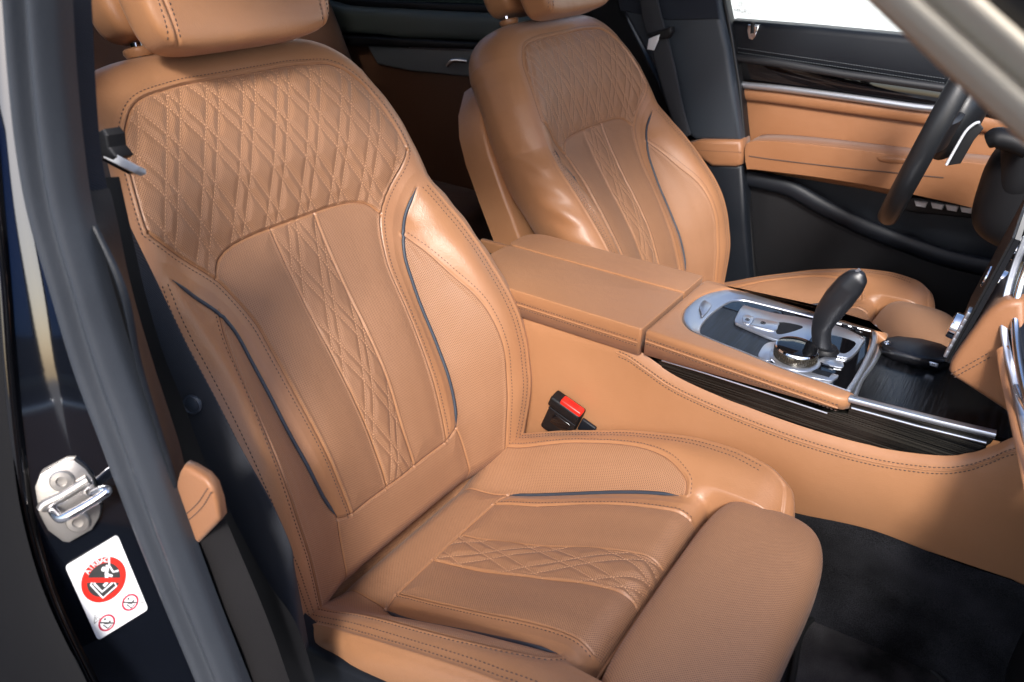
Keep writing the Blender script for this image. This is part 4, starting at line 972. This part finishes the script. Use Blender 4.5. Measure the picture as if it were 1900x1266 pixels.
line('prohibition_bar', [(.20, .26), (.80, .51)], .085, .0025, m_pred)
for k, ch in enumerate('AIRBAG'):
    a = math.radians(-122 + k * 12.5); rr_ = .352; u = C0[0] + rr_ * math.cos(a); v = C0[1] + rr_ * asp * math.sin(a)
    tx = ex * (-math.sin(a)) + ey * math.cos(a); tx = tx if tx @ ex > 0 else -tx; up_ = ex * math.cos(a) + ey * math.sin(a)
    text('airbag_lettering', ch, sP(u, v, .0024), tx, up_, .0078 * wS / .06, m_white, stk2, ext=.0001)
for c_ in ((.26, .865), (.76, .80)):
    disc('small_prohibition_ring', c_, .155, .0019, m_pcrim, r0=.122)
    line('small_pictogram', [(c_[0] - .07, c_[1] - .0), (c_[0] - .02, c_[1] + .07), (c_[0] + .06, c_[1] + .05)], .022, .0018, m_pdark)
    line('small_pictogram', [(c_[0] - .04, c_[1] - .01), (c_[0] + .02, c_[1] + .02), (c_[0] + .07, c_[1] + .0)], .035, .0018, m_pdark); disc('small_pictogram', (c_[0] - .005, c_[1] - .05), .02, .0018, m_pdark)
    line('small_prohibition_bar', [(c_[0] - .11, c_[1] - .05), (c_[0] + .11, c_[1] + .05)], .026, .0020, m_pcrim if False else m_pdark)
line('triangle_symbol', [(.06, .79), (.13, .70), (.18, .78), (.06, .79)], .012, .0018, m_pdark); line('triangle_symbol', [(.125, .73), (.12, .765)], .012, .0018, m_pdark)
line('booklet_symbol', [(.62, .665), (.72, .655), (.73, .71), (.63, .72), (.62, .665)], .010, .0018, m_pdark); line('booklet_symbol', [(.72, .655), (.79, .66), (.80, .70), (.73, .71)], .010, .0018, m_pdark)
text('part_number', 'JA 55 UB', sP(.955, .82, .0018), ey, -ex, .0035, m_pdark, stk2, ext=.00005)
# ------------------------------------------------------------------ passenger seat belt
bt = empty('seat_belt', tuple(aty((560, 1190), -.275)), 'dark seat belt hanging beside the passenger seat with chrome latch plate and stop button', 'seat belt')
Lb = [(176, 250), (186, 300), (203, 392), (252, 560), (284, 655), (322, 752), (355, 850), (412, 960), (488, 1080), (548, 1168), (566, 1206)]
Rb_ = [(186, 250), (204, 330), (232, 405), (298, 540), (346, 640), (399, 738), (447, 830), (503, 930), (538, 1010), (546, 1060), (572, 1200)]
rows = [(aty(a, -.285), aty(b, -.262), np.array((.5, -1, .2))) for a, b in zip(Lb, Rb_)]
wb = ribbon('webbing', rows, [(0, 0), (.02, .0009), (.2, .0022), (.5, .003), (.8, .0022), (.98, .0009), (1, 0)], m_belt, bt)
wb.modifiers.new('thick', 'SOLIDIFY').thickness = .0012
c0 = aty((356, 751), -.2815); lathe('stop_button', [(.0098, -.002), (.0100, .0010), (.0086, .0022), (.0072, .0012), (.006, .0020), (.001, .0024)], c0, (.45, -1, .25), mat('button_grey', (.05, .06, .075), .4), bt, 32)
lpn = empty('tmp', (0, 0, 0), None, None); bpy.data.objects.remove(lpn)
yl_ = -.30
m_latch = mat('latch_steel', (.80, .81, .84), .30, .35)
slab('latch_plate', [tuple(aty(p, yl_)) for p in ((192, 284), (198, 277), (256, 308), (256, 316), (246, 320), (190, 292))], (.002, .005, -.004), m_latch, bt, r=.0015)
slab('latch_cover', [tuple(aty(p, yl_ - .002)) for p in ((176, 246), (188, 240), (197, 252), (200, 274), (214, 292), (206, 298), (186, 290), (180, 292))], (.004, .014, 0), m_black, bt, r=.003)
slab('latch_cover', [tuple(aty(p, yl_ + .004)) for p in ((190, 293), (244, 321), (238, 324), (226, 318), (188, 298))], (.002, .008, -.002), m_gloss, bt, r=.001)
# floor and mat -------------------------------------------------------
fl = mesh_obj('carpet', [(-1.6, -.40, -.112), (1.6, -.40, -.112), (1.6, 1.2, -.112), (-1.6, 1.2, -.112)], [(0, 1, 2, 3)], m_carpet, smooth=False); struct(fl)
vs = []; fs = []
X = np.linspace(-.3, 1.2, 90)
for x in X:
    zb = float(bot(min(x, .8))) + .004
    for k in range(20):
        s = k / 19; ang = s * math.pi / 2; z = zb + (-.111 - zb) * s; y = .2665 - .004 * (1 - s) - .035 * (s ** 4.0) 
        vs.append((x, y, z + .004 * math.sin(x * 23 + z * 31)))
for i in range(len(X) - 1):
    for k in range(19): fs.append((i * 20 + k, (i + 1) * 20 + k, (i + 1) * 20 + k + 1, i * 20 + k + 1))
ct = mesh_obj('carpet_tunnel', vs, fs, m_carpet); ct['kind'] = 'structure'
mt = [(1470, 1300), (1474, 1240), (1484, 1185), (1500, 1155), (1520, 1147), (1560, 1158), (1640, 1188), (1700, 1222), (1752, 1266), (1775, 1300), (1820, 1400), (1500, 1500)]
fm = slab('floor_mat', Pz(mt, -.100, 5), (0, 0, -.009), m_mat, None, r=.003, seg=2); mb = crom([atz(p, -.0995) for p in mt], 6, True); tube('mat_binding', mb + [mb[0]], .0042, mat('binding', (.004, .004, .004), .8), fm, 8)
tag(fm, 'dark carpet floor mat with raised edge in the passenger footwell', 'floor mat')
# sill below the camera side
box_o = box('door_sill', (.2, -.40, -.28), (2.6, .12, .10), m_navy, None, .02); tag(box_o, 'dark door sill trim under the passenger side door opening', 'sill')

# body panel and tinted glass behind the pillar, closing the rear of the cabin
box('lower_skin', (-.94, -.43, -.06), (1.6, .03, 1.06), m_gloss, rd, .01)
m_tint = bpy.data.materials.new('tinted_glass'); m_tint.use_nodes = True; _n = m_tint.node_tree; _n.nodes.clear(); _o = _n.nodes.new('ShaderNodeOutputMaterial'); _t = _n.nodes.new('ShaderNodeBsdfTransparent'); _t.inputs[0].default_value = (.05, .06, .06, 1); _n.links.new(_t.outputs[0], _o.inputs[0])
box('window_glass', (-.94, -.40, .66), (1.6, .006, .46), m_tint, rd, 0)
# the open front door, out to the right of the camera; the jamb mirrors it
od = empty('open_front_door', (.98, -.46, -.2), 'open passenger door with black top roll and tan card', 'car door')
def odp(s, z, o=0): d_ = np.array([-.34, -.94]); n_ = np.array([-.94, .34]); q = np.array([.98, -.46]) + d_ * s + n_ * o; return (q[0], q[1], z)
for nm, z0, z1, o_, m_ in (('door_skin', -.45, .48, -.06, m_gloss), ('lower_panel', -.42, .10, 0, m_navy), ('door_card', .10, .33, .0, m_dash), ('chrome_line', .33, .345, .006, m_chrome), ('gloss_strip', .345, .41, .0, m_gloss), ('sill_roll', .41, .49, .008, m_navy)):
    slab(nm, [odp(0, z0, o_), odp(1.0, z0, o_), odp(1.0, z1, o_), odp(0, z1, o_)], tuple(np.array(odp(0, 0, -.04)) - np.array(odp(0, 0, 0))), m_, od, r=.006)
slab('armrest', [odp(.1, .08, .05), odp(.9, .08, .05), odp(.9, .14, .05), odp(.1, .14, .05)], tuple(np.array(odp(0, 0, -.05)) - np.array(odp(0, 0, 0))), m_dash, od, r=.02)
m_refl_tint = bpy.data.materials.new('reflection_tint_glass'); m_refl_tint.use_nodes = True; _n = m_refl_tint.node_tree; _n.nodes.clear(); _o = _n.nodes.new('ShaderNodeOutputMaterial'); _t = _n.nodes.new('ShaderNodeBsdfTransparent'); _t.inputs[0].default_value = (.10, .17, .32, 1); _n.links.new(_t.outputs[0], _o.inputs[0])  # dark blue tint added to the pane to colour the jamb's reflection
_th = tuple(np.array(odp(0, 0, -.004)) - np.array(odp(0, 0, 0)))
slab('window_glass', [odp(.02, .48, -.02), odp(1.0, .48, -.02), odp(.96, .92, -.02), odp(.62, .94, -.02), odp(.25, .74, -.02)], _th, m_refl_tint, od, r=0)
tube('window_frame', [odp(.02, .47, -.02), odp(.25, .75, -.02), odp(.62, .95, -.02), odp(.96, .93, -.02), odp(1.0, .47, -.02)], .014, m_black, od)
# ================================================================== driver side: door, pillar, rear door
dd = empty('driver_door', (.2, 1.2, -.2), 'far front door inside the car with tan panel, gloss black strip and chrome line', 'car door')
def dslab(name, L, y, th, m, parent, r=.006, n=0, seg=3): return slab(name, Py(L, y, n), (0, th, 0), m, parent, r=r, seg=seg, sharp=50)
dslab('window_sill', [(1351, 38), (1500, 50), (1720, 71), (1830, 84), (1990, 104), (1990, 200), (1800, 168), (1560, 134), (1440, 113), (1362, 104)], 1.17, .06, m_navy, dd, .014)
dslab('sill_lower_lip', [(1358, 100), (1440, 110), (1560, 131), (1800, 164), (1990, 196), (1990, 214), (1800, 180), (1560, 146), (1440, 126), (1360, 116)], 1.160, .03, mat('dark_stitched_leather', (.016, .017, .020), .5), dd, .007)
rows = []
for o in (88, 96):
    Q = resample(np.array([aty(p, 1.1685) for p in ((1362, o), (1560, o + 29), (1750, o + 58))]), .0055); rows.append((Q, np.tile([0, -1., .2], (len(Q), 1))))
stitch_mesh('stitching', rows, mat('grey_thread', (.10, .11, .12), .6), [c_ for c_ in dd.children if c_.name.startswith('window_sill')][0], L=.0042, W=.0007)
dslab('gloss_strip', [(1364, 104), (1440, 115), (1560, 136), (1800, 172), (1990, 204), (1990, 262), (1800, 214), (1700, 198), (1560, 176), (1440, 160), (1368, 150)], 1.178, .03, m_gloss, dd, .008)
ch = crom([aty(p, 1.172) for p in ((1369, 157), (1450, 165), (1560, 179), (1700, 199), (1740, 201), (1760, 196), (1830, 198), (1950, 215))], 8)
tube('chrome_line', ch, .0075, m_satin, dd, 12, up=(0, 1, 0), ry=.0045)
dslab('door_card', [(1370, 163), (1450, 171), (1560, 185), (1700, 205), (1990, 230), (1990, 420), (1820, 400), (1600, 352), (1385, 316), (1377, 250)], 1.190, .03, m_dash, dd, .006)
# soft bulge along the top of the card
tube('card_roll', crom([aty(p, 1.184) for p in ((1376, 172), (1450, 180), (1560, 195), (1700, 214), (1900, 240))], 6), .016, m_dash, dd, 14, up=(0, 1, 0), ry=.008)
# armrest: protrudes towards the seat
ar = [(1384, 268), (1420, 262), (1500, 268), (1600, 280), (1640, 285), (1700, 292), (1900, 320), (1900, 400), (1760, 376), (1640, 350), (1520, 330), (1400, 315), (1385, 312)]
a1 = slab('armrest', [tuple(p) for p in crom([aty(p, 1.115) for p in ar], 3, True)], (0, .085, 0), m_dash, dd, r=.016, seg=5, sharp=80)
Q = resample(np.array(crom([aty(p, 1.1143) for p in ((1390, 290), (1440, 297), (1560, 311), (1650, 320), (1750, 330))], 6)), .005); stitch_mesh('stitching', [(Q, np.tile([0, -1., .2], (len(Q), 1)))], m_stitch_d, a1)
tube('seam_welt', Q, .0012, m_stitch_d, a1, 6)
dslab('pull_handle', [(1626, 292), (1640, 290), (1720, 298), (1720, 306), (1650, 304), (1630, 300)], 1.112, .02, m_dash, dd, .004)
# lower black panel and map pocket
dslab('lower_panel', [(1383, 312), (1500, 332), (1640, 356), (1760, 380), (1990, 430), (1990, 640), (1900, 600), (1500, 640), (1385, 560)], 1.205, .03, m_navy, dd, .004)
pk = crom([aty(p, 1.16) for p in ((1386, 330), (1430, 340), (1470, 352), (1530, 386), (1600, 420), (1680, 452), (1760, 480), (1850, 500), (1990, 520))], 8)
bm = sweep_bm(pk, circ(.02, 12, .013), (0, 1, 0)); bm_obj('pocket_rim', bm, m_navy, dd, sharp=80)
dslab('map_pocket', [(1388, 345), (1430, 350), (1480, 372), (1560, 415), (1680, 466), (1850, 512), (1990, 530), (1990, 760), (1388, 760)], 1.170, .02, m_black, dd, .004)
# memory keys panel
m_keys = mat('silver_keys', (.62, .63, .66), .4, .3)
kp = dslab('seat_memory_panel', [(1640, 372), (1700, 366), (1840, 388), (1870, 398), (1846, 410), (1700, 396), (1650, 384)], 1.148, .03, m_black, dd, .004)
for x0 in (1696, 1727, 1754, 1781):
    slab('memory_key', [tuple(aty(p, 1.144)) for p in ((x0, 372 + (x0 - 1696) * .13), (x0 + 25, 376 + (x0 - 1696) * .13), (x0 + 21, 386 + (x0 - 1696) * .13), (x0 + 3, 383 + (x0 - 1696) * .13))], (0, .008, 0), m_keys, kp, r=.0012, seg=1)
# lock pin on the sill
lk_ = dslab('lock_surround', [(1387, 46), (1409, 47), (1403, 66), (1396, 75), (1388, 73), (1385, 58)], 1.164, .012, m_chrome, dd, .003)
tube('lock_pin', [tuple(aty((1396, 62), 1.166)), tuple(aty((1397, 42), 1.166))], .0045, m_black, lk_, 12)
# glass and outer frame
gp = slab('window_glass', Py([(1343, -260), (2100, -260), (2100, 120), (1990, 104), (1720, 71), (1351, 38)], 1.235), (0, .004, 0), m_glass, dd, r=0)
fm_ = text('glass_etching', 'MNRG', aty((1378, 22), 1.2335), (1, 0, 0), (0, 0, 1), .015, mat('etched_print', (.35, .33, .31), .6), gp, ext=.0001)
text('glass_etching', '@', aty((1374, 8), 1.2335), (1, 0, 0), (0, 0, 1), .014, bpy.data.materials['etched_print'], gp, ext=.0001)
box('door_skin', (.25, 1.27, -.05), (1.5, .02, 1.08), m_gloss, dd, .004)
# door frame upright, glass channel
dslab('frame_upright', [(1318, -60), (1330, -60), (1350, 38), (1366, 120), (1372, 180), (1358, 178), (1348, 90), (1334, 20)], 1.20, .03, m_black, dd, .004)
# ---- driver B pillar
bp2 = empty('b_pillar', (-.2, 1.12, -.2), "far door pillar behind the driver's seat, grey blue upper trim over tan leather band", 'pillar')
dslab('upper_trim', [(1128, -60), (1322, -60), (1334, 20), (1350, 90), (1362, 170), (1374, 262), (1290, 262), (1272, 248), (1225, 150), (1160, 30)], 1.13, .06, mat('slate_trim', (.028, .036, .047), .55), bp2, .012)
dslab('upper_cloth', [(1128, -80), (1318, -80), (1334, 36), (1240, 38), (1150, 20)], 1.126, .01, m_pcloth, bp2, .004)
lb = dslab('leather_band', [(1270, 266), (1300, 260), (1374, 262), (1378, 290), (1376, 306), (1366, 311), (1320, 310), (1300, 296)], 1.115, .06, m_dash, bp2, .010)
Q = resample(np.array([aty(p, 1.1143) for p in ((1290, 279), (1374, 283))]), .005); stitch_mesh('stitching', [(Q, np.tile([0, -1., .2], (len(Q), 1)))], m_stitch_d, lb)
dslab('lower_trim', [(1290, 300), (1378, 306), (1384, 420), (1400, 640), (1320, 640), (1310, 400)], 1.125, .06, m_navy, bp2, .012)
dslab('door_seal', [(1336, -20), (1350, 60), (1366, 160), (1378, 270), (1380, 320), (1390, 470), (1400, 620), (1412, 620), (1398, 470), (1386, 320), (1384, 262), (1374, 160), (1358, 60), (1342, -20)], 1.155, .03, mat('black_seal', (.006, .006, .007), .5), bp2, .004)
dslab('rear_edge', [(1050, -60), (1140, -60), (1165, 40), (1230, 170), (1280, 262), (1240, 262), (1180, 150), (1120, 60), (1080, 30)], 1.19, .03, m_black, bp2, .004)
# ---- driver belt
b2 = empty('seat_belt', tuple(aty((1220, 60), 1.08)), "dark belt webbing with bright latch plate in front of the far pillar", 'seat belt')
rows = [(aty(a, 1.10), aty(b, 1.09), np.array((.1, -1, .1))) for a, b in zip([(1180, -40), (1194, 40), (1206, 80), (1222, 140), (1240, 200), (1262, 262)], [(1212, -40), (1226, 20), (1240, 72), (1254, 130), (1266, 190), (1282, 250)])]
w2 = ribbon('webbing', rows, [(0, 0), (.1, .0015), (.5, .003), (.9, .0015), (1, 0)], m_belt, b2); w2.modifiers.new('thick', 'SOLIDIFY').thickness = .0015
dslab('latch_cover', [(1199, 64), (1236, 52), (1244, 50), (1246, 60), (1238, 72), (1206, 74)], 1.075, .02, m_black, b2, .004)
dslab('latch_plate', [(1203, 72), (1224, 64), (1220, 76), (1212, 94), (1200, 92)], 1.072, .006, m_latch, b2, .002)
# ---- rear door and rear seat (tan leather with the shade put into its colour)
m_rear_shade = leather('shaded_tan_leather', (.11, .048, .024))
rdd = empty('rear_door', (-1.0, 1.2, -.2), 'shaded far rear door with green grey padded sill and chrome pull', 'car door')
dslab('padded_sill', [(470, -30), (640, 14), (700, 18), (860, 25), (1000, 34), (1000, 84), (860, 76), (740, 72), (700, 66), (600, 60)], 1.16, .06, mat('grey_green_leather', (.075, .088, .078), .5), rdd, .02, seg=4)
dslab('sill_lip', [(560, 66), (700, 70), (860, 78), (1000, 88), (1000, 100), (860, 92), (700, 86), (560, 84)], 1.15, .04, m_black, rdd, .006)
tube('chrome_line', crom([aty(p, 1.165) for p in ((760, 86), (800, 88), (860, 90), (900, 92))], 4), .006, m_satin, rdd, 8)
dslab('gloss_strip', [(680, 84), (1000, 96), (1000, 150), (860, 142), (760, 132), (700, 120)], 1.175, .03, mat('silver_grey_insert', (.22, .235, .24), .3, .4), rdd, .006)
tube('pull_handle', crom([aty(p, 1.15) for p in ((830, 122), (838, 114), (850, 112), (868, 114))], 5), .006, m_chrome, rdd, 10)
dslab('door_card', [(590, 74), (1000, 120), (1000, 520), (560, 520)], 1.195, .03, m_rear_shade, rdd, .01)
dslab('window_frame', [(560, -8), (700, 2), (860, 8), (1100, 16), (1100, 30), (860, 22), (700, 14), (560, 4)], 1.20, .03, m_black, rdd, .004)
slab('window_glass', Py([(400, -260), (1128, -260), (1128, 10), (860, 8), (700, 2), (400, -10)], 1.235), (0, .004, 0), m_tint, rdd, r=0)
box('door_skin', (-1.1, 1.27, -.05), (1.2, .02, 1.0), m_gloss, rdd, .004)
# rear bench
rb = empty('rear_seat', (-1.15, .39, -.25), 'dim tan rear bench seat behind the front seats', 'car seat')
superellip('seat_cushion', (-.85, .39, -.02), (.27, .70, .11), .3, m_rear_shade, rb, n=(40, 60), perf=0, e2=.3)
def tl(P):
    R2 = np.array(Matrix.Rotation(math.radians(-24), 3, 'Y')); return P @ R2.T
superellip('seat_back', (-1.20, .39, .30), (.10, .70, .36), .3, m_rear_shade, rb, n=(40, 60), perf=0, warp=tl, e2=.3)
# ------------------------------------------------------------------ steering wheel and column
sw = empty('steering_wheel', (.50, .78, .47), 'black leather steering wheel seen almost edge on at the right', 'steering wheel')
m_rim = noise_bump(mat('black_rim_leather', (.011, .012, .014), .42), 500, .0004, .4, rough_var=.05)
WC = np.array([.440, .775, .500]); WN = np.array([-.9732, -.0568, .223]); WN /= np.linalg.norm(WN); Wy = np.cross(WN, [0, 1, 0]); Wy /= np.linalg.norm(Wy); Wx = np.cross(Wy, WN)
RAD = .182
P = [WC + (Wx * math.cos(a) + Wy * math.sin(a)) * RAD for a in np.linspace(0, 2 * math.pi, 97)]
bm = bmesh.new(); rings = []
for a in np.linspace(0, 2 * math.pi, 96, endpoint=False):
    o = Wx * math.cos(a) + Wy * math.sin(a); c_ = WC + o * RAD; rings.append([bm.verts.new(c_ + o * .0135 * math.cos(b) + WN * .0160 * math.sin(b)) for b in np.linspace(0, 2 * math.pi, 20, endpoint=False)])
for i in range(96):
    for j in range(20): bm.faces.new((rings[i][j], rings[i][(j + 1) % 20], rings[(i + 1) % 96][(j + 1) % 20], rings[(i + 1) % 96][j]))
rim = bm_obj('wheel_rim', bm, m_rim, sw, sharp=80)
bm = bmesh.new(); bmesh.ops.create_uvsphere(bm, u_segments=40, v_segments=20, radius=1)
R3 = Matrix((Vector(Wx), Vector(Wy), Vector(WN))).transposed()
bmesh.ops.scale(bm, vec=(.085, .075, .035), verts=bm.verts); bmesh.ops.rotate(bm, cent=(0, 0, 0), matrix=R3, verts=bm.verts); bmesh.ops.translate(bm, vec=Vector(WC - WN * .02), verts=bm.verts)
hub = bm_obj('wheel_hub', bm, m_rim, sw, sharp=80)
for a in (math.pi * .98, math.pi * .02, -math.pi * .5):
    o = Wx * math.cos(a) + Wy * math.sin(a); s = np.cross(WN, o)
    pth = crom([WC + o * .05 - WN * .022, WC + o * .12 - WN * .018, WC + o * (RAD - .004)], 6); bm_obj('spoke', sweep_bm(pth, [(-.022, -.006), (.022, -.006), (.024, 0), (.022, .006), (-.022, .006), (-.024, 0)], WN), m_rim, sw)
# shift paddle with chrome edge
pdl = crom([aty(p, .60) for p in ((1756, 306), (1775, 272), (1792, 244), (1808, 230), (1818, 227))], 6); tube('paddle_edge', pdl, .0035, mat('paddle_silver', (.72, .73, .76), .35, .3), sw, 10, ry=.002)
slab('shift_paddle', Py([(1757, 308), (1776, 272), (1794, 244), (1816, 229), (1824, 240), (1806, 262), (1782, 304)], .606), (0, .006, 0), m_black, sw, r=.001)
superellip('column_cowl', (.585, .775, .455), (.055, .095, .085), .6, m_black, sw, n=(40, 50), perf=0)
cl = empty('steering_column', (.62, .78, .35), 'dark steering column shroud with stubby wiper stalk behind the wheel', 'steering column')
superellip('column_shroud', (.645, .775, .395), (.13, .095, .085), .55, m_black, cl, n=(50, 70), perf=0)
stp = [aty(p, .67) for p in ((1832, 262), (1850, 256), (1880, 262), (1910, 275))]
bm_obj('wiper_stalk', sweep_bm(crom(stp, 5), circ(.017, 14, .015), (0, 0, 1), lambda i: min(1, .72 + i * .06)), m_black, cl, sharp=50)
# ------------------------------------------------------------------ dashboard
da = empty('dashboard', (.8, .4, .2), 'dashboard edge at right with stitched tan side, chrome mouldings and gloss black fascia', 'dashboard')
# centre stack side cheek facing the passenger
ck = [(1759, 690), (1763, 674), (1775, 655), (1800, 620), (1822, 590), (1838, 574), (1862, 560), (1900, 560), (1900, 790), (1858, 760), (1800, 722), (1768, 702)]
chk = slab('stack_side', [tuple(p) for p in [aty(q, .31) for q in ck]], (0, .16, 0), m_dash, da, r=.008, seg=4, sharp=60)
rows = []
for L in ([(1766, 694), (1780, 686), (1800, 675), (1830, 658)], [(1772, 700), (1786, 692), (1806, 681), (1834, 665)]):
    Q = resample(np.array([aty(p, .3093) for p in L]), .0045); rows.append((Q, np.tile([0, -1., 0], (len(Q), 1))))
stitch_mesh('stitching', rows, m_stitch_d, chk)
# slanted control face with switches, seen edge on
fc0, fc1 = aty((1776, 655), .36), aty((1900, 430), .36)
dv = (fc1 - fc0); dvn = dv / np.linalg.norm(dv); nf = np.array([-dvn[2], 0, dvn[0]])
for (nm, o, w_, th, m_) in (('control_face', .000, .20, .006, m_gloss), ('control_trim', .006, .19, .003, m_black)):
    P = [fc0 + nf * o, fc1 + nf * o]; q = [P[0] + [0, -.035, 0], P[1] + [0, -.035, 0], P[1] + [0, w_, 0], P[0] + [0, w_, 0]]
    slab(nm, [tuple(x) for x in q], tuple(nf * th), m_, da, r=.0008, seg=1)
bm = bmesh.new()
for k in range(7):
    p = fc0 + dv * (.04 + k * .055) + nf * .010; box_bm(tuple(p + np.array([0, -.02, 0])), (.010, .018, .006), .001, vrot(nf, dvn), bm=bm)
bm_obj('stack_switches', bm, m_satin, da)
def knob(px, y, r, h, nm='volume_knob'):
    c_ = aty(px, y); return lathe(nm, [(r * .92, 0), (r, .001), (r * 1.02, h * .85), (r * .97, h * .96), (r * .8, h), (.001, h)], c_ - nf * h * .35, nf, m_chrome, da, 40)
knob((1792, 612), .375, .0165, .028); knob((1850, 520), .42, .014, .022); knob((1888, 468), .50, .012, .018)
# passenger fascia: leather lip, chrome mouldings, gloss panel - curved in elevation
lipA = [(1843, 655), (1850, 700), (1872, 800), (1893, 900), (1915, 1040), (1930, 1120)]
lipB = [(1869, 640), (1884, 720), (1906, 830), (1930, 960), (1950, 1100), (1960, 1160)]
yA = [.295, .27, .20, .13, .05, 0]
gA = [(1903, 440), (1880, 500), (1864, 560), (1861, 610), (1869, 660), (1884, 720), (1906, 830), (1930, 960), (1950, 1100), (1960, 1160)]
yG = [.345, .34, .33, .31, .29, .265, .195, .12, .05, 0]
def fas(name, A, B, Y, m, prof, n=8, dB=0):
    rows = [(aty(a, y), aty(b, y + dB), np.array((-.75, -.5, .3))) for a, b, y in zip(A, B, Y)]
    return ribbon(name, rows, prof, m, da, n)
sh = lambda L, d: [(a + d, b) for a, b in L]
fas('fascia_lip', lipA, lipB, yA, m_dash, [(0, -.02), (.02, -.006), (.12, -.001), (.35, .002), (.7, .002), (1, -.002)])
fas('chrome_moulding', sh(gA, -5), sh(gA, 9), yG, m_satin, [(0, -.001), (.2, .003), (.6, .004), (1, 0)])
fas('gloss_fascia', sh(gA, 8), sh(gA, 190), yG, m_gloss, [(0, -.001), (.3, .000), (1, .0)])
tube('chrome_moulding', crom([aty(p, y) for p, y in zip([(1915, 470), (1896, 520), (1884, 570), (1884, 620), (1893, 690), (1912, 770), (1940, 880)], [.335, .33, .32, .30, .25, .19, .13])], 8), .0042, m_chrome, da, 10)
tube('chrome_moulding', crom([aty(p, y) for p, y in zip([(1884, 716), (1894, 740), (1910, 768)], [.25, .235, .22])], 5), .003, m_chrome, da, 10)
box('dash_body', (.95, .38, .10), (.44, 1.55, .40), m_black, da, .05)
box('instrument_hood', (.80, .78, .36), (.26, .42, .30), mat('slate_hood', (.02, .026, .034), .5), da, .04)
# ------------------------------------------------------------------ passenger A pillar (cream) close to the camera
ap = empty('a_pillar', tuple(atd((1900, 60), .33)), 'out of focus cream pillar trim crossing the upper right corner', 'pillar')
pA, pA1 = aty((1640, -2), -.345), aty((1900, 232), -.345); pB = aty((1790, -38), -.365); pC = aty((1985, -118), -.372); pd = pA1 - pA
ts = np.linspace(-5.6, 9.5, 40)
def apr(name, a, b, prof, m, o=(-.2, -1, .5)):
    rows = [(a + pd * t + np.array([0, .010 * min(0, t) * -1, 0]), b + pd * t + np.array([0, .010 * min(0, t) * -1, 0]), np.array(o, float)) for t in ts]; return ribbon(name, rows, prof, m, ap, 2)
pf = [tuple(p) for p in crom([np.array(q) for q in [(0, -.02), (.01, -.002), (.06, .002), (.2, .004), (.36, .001), (.42, -.006), (.52, -.008), (.7, .004), (.9, .003), (1, -.003)]], 4)]
apr('pillar_trim', pA, pB, pf + [(1.0, -.03), (.5, -.045), (0, -.04), (0, -.02)], m_cream)
apr('pillar_seal', pB + np.array([0, 0, .0]), pC, [(-.02, -.004), (.3, .003), (.7, .003), (1, -.004), (1, -.03), (0, -.03)], m_black)
# ------------------------------------------------------------------ roof
rf = empty('car_roof', (-.3, .39, .98), 'roof of the car over the front seats', 'roof')
m_roof = m_cream
slab('roof_panel', [(-1.75, -.36, .955), (.30, -.36, .955), (.30, 1.14, .955), (-1.75, 1.14, .955), (-1.75, .45, .955), (-1.12, .45, .955), (-.86, .45, .955), (-.86, .10, .955), (-1.12, .10, .955), (-1.12, .449, .955), (-1.75, .449, .955)], (0, 0, .03), m_roof, rf, r=0)  # slot behind the front seats is added to let a sun patch through
box('rear_wall', (-1.62, .39, .2), (.04, 1.7, 1.2), m_black, rf, .01)
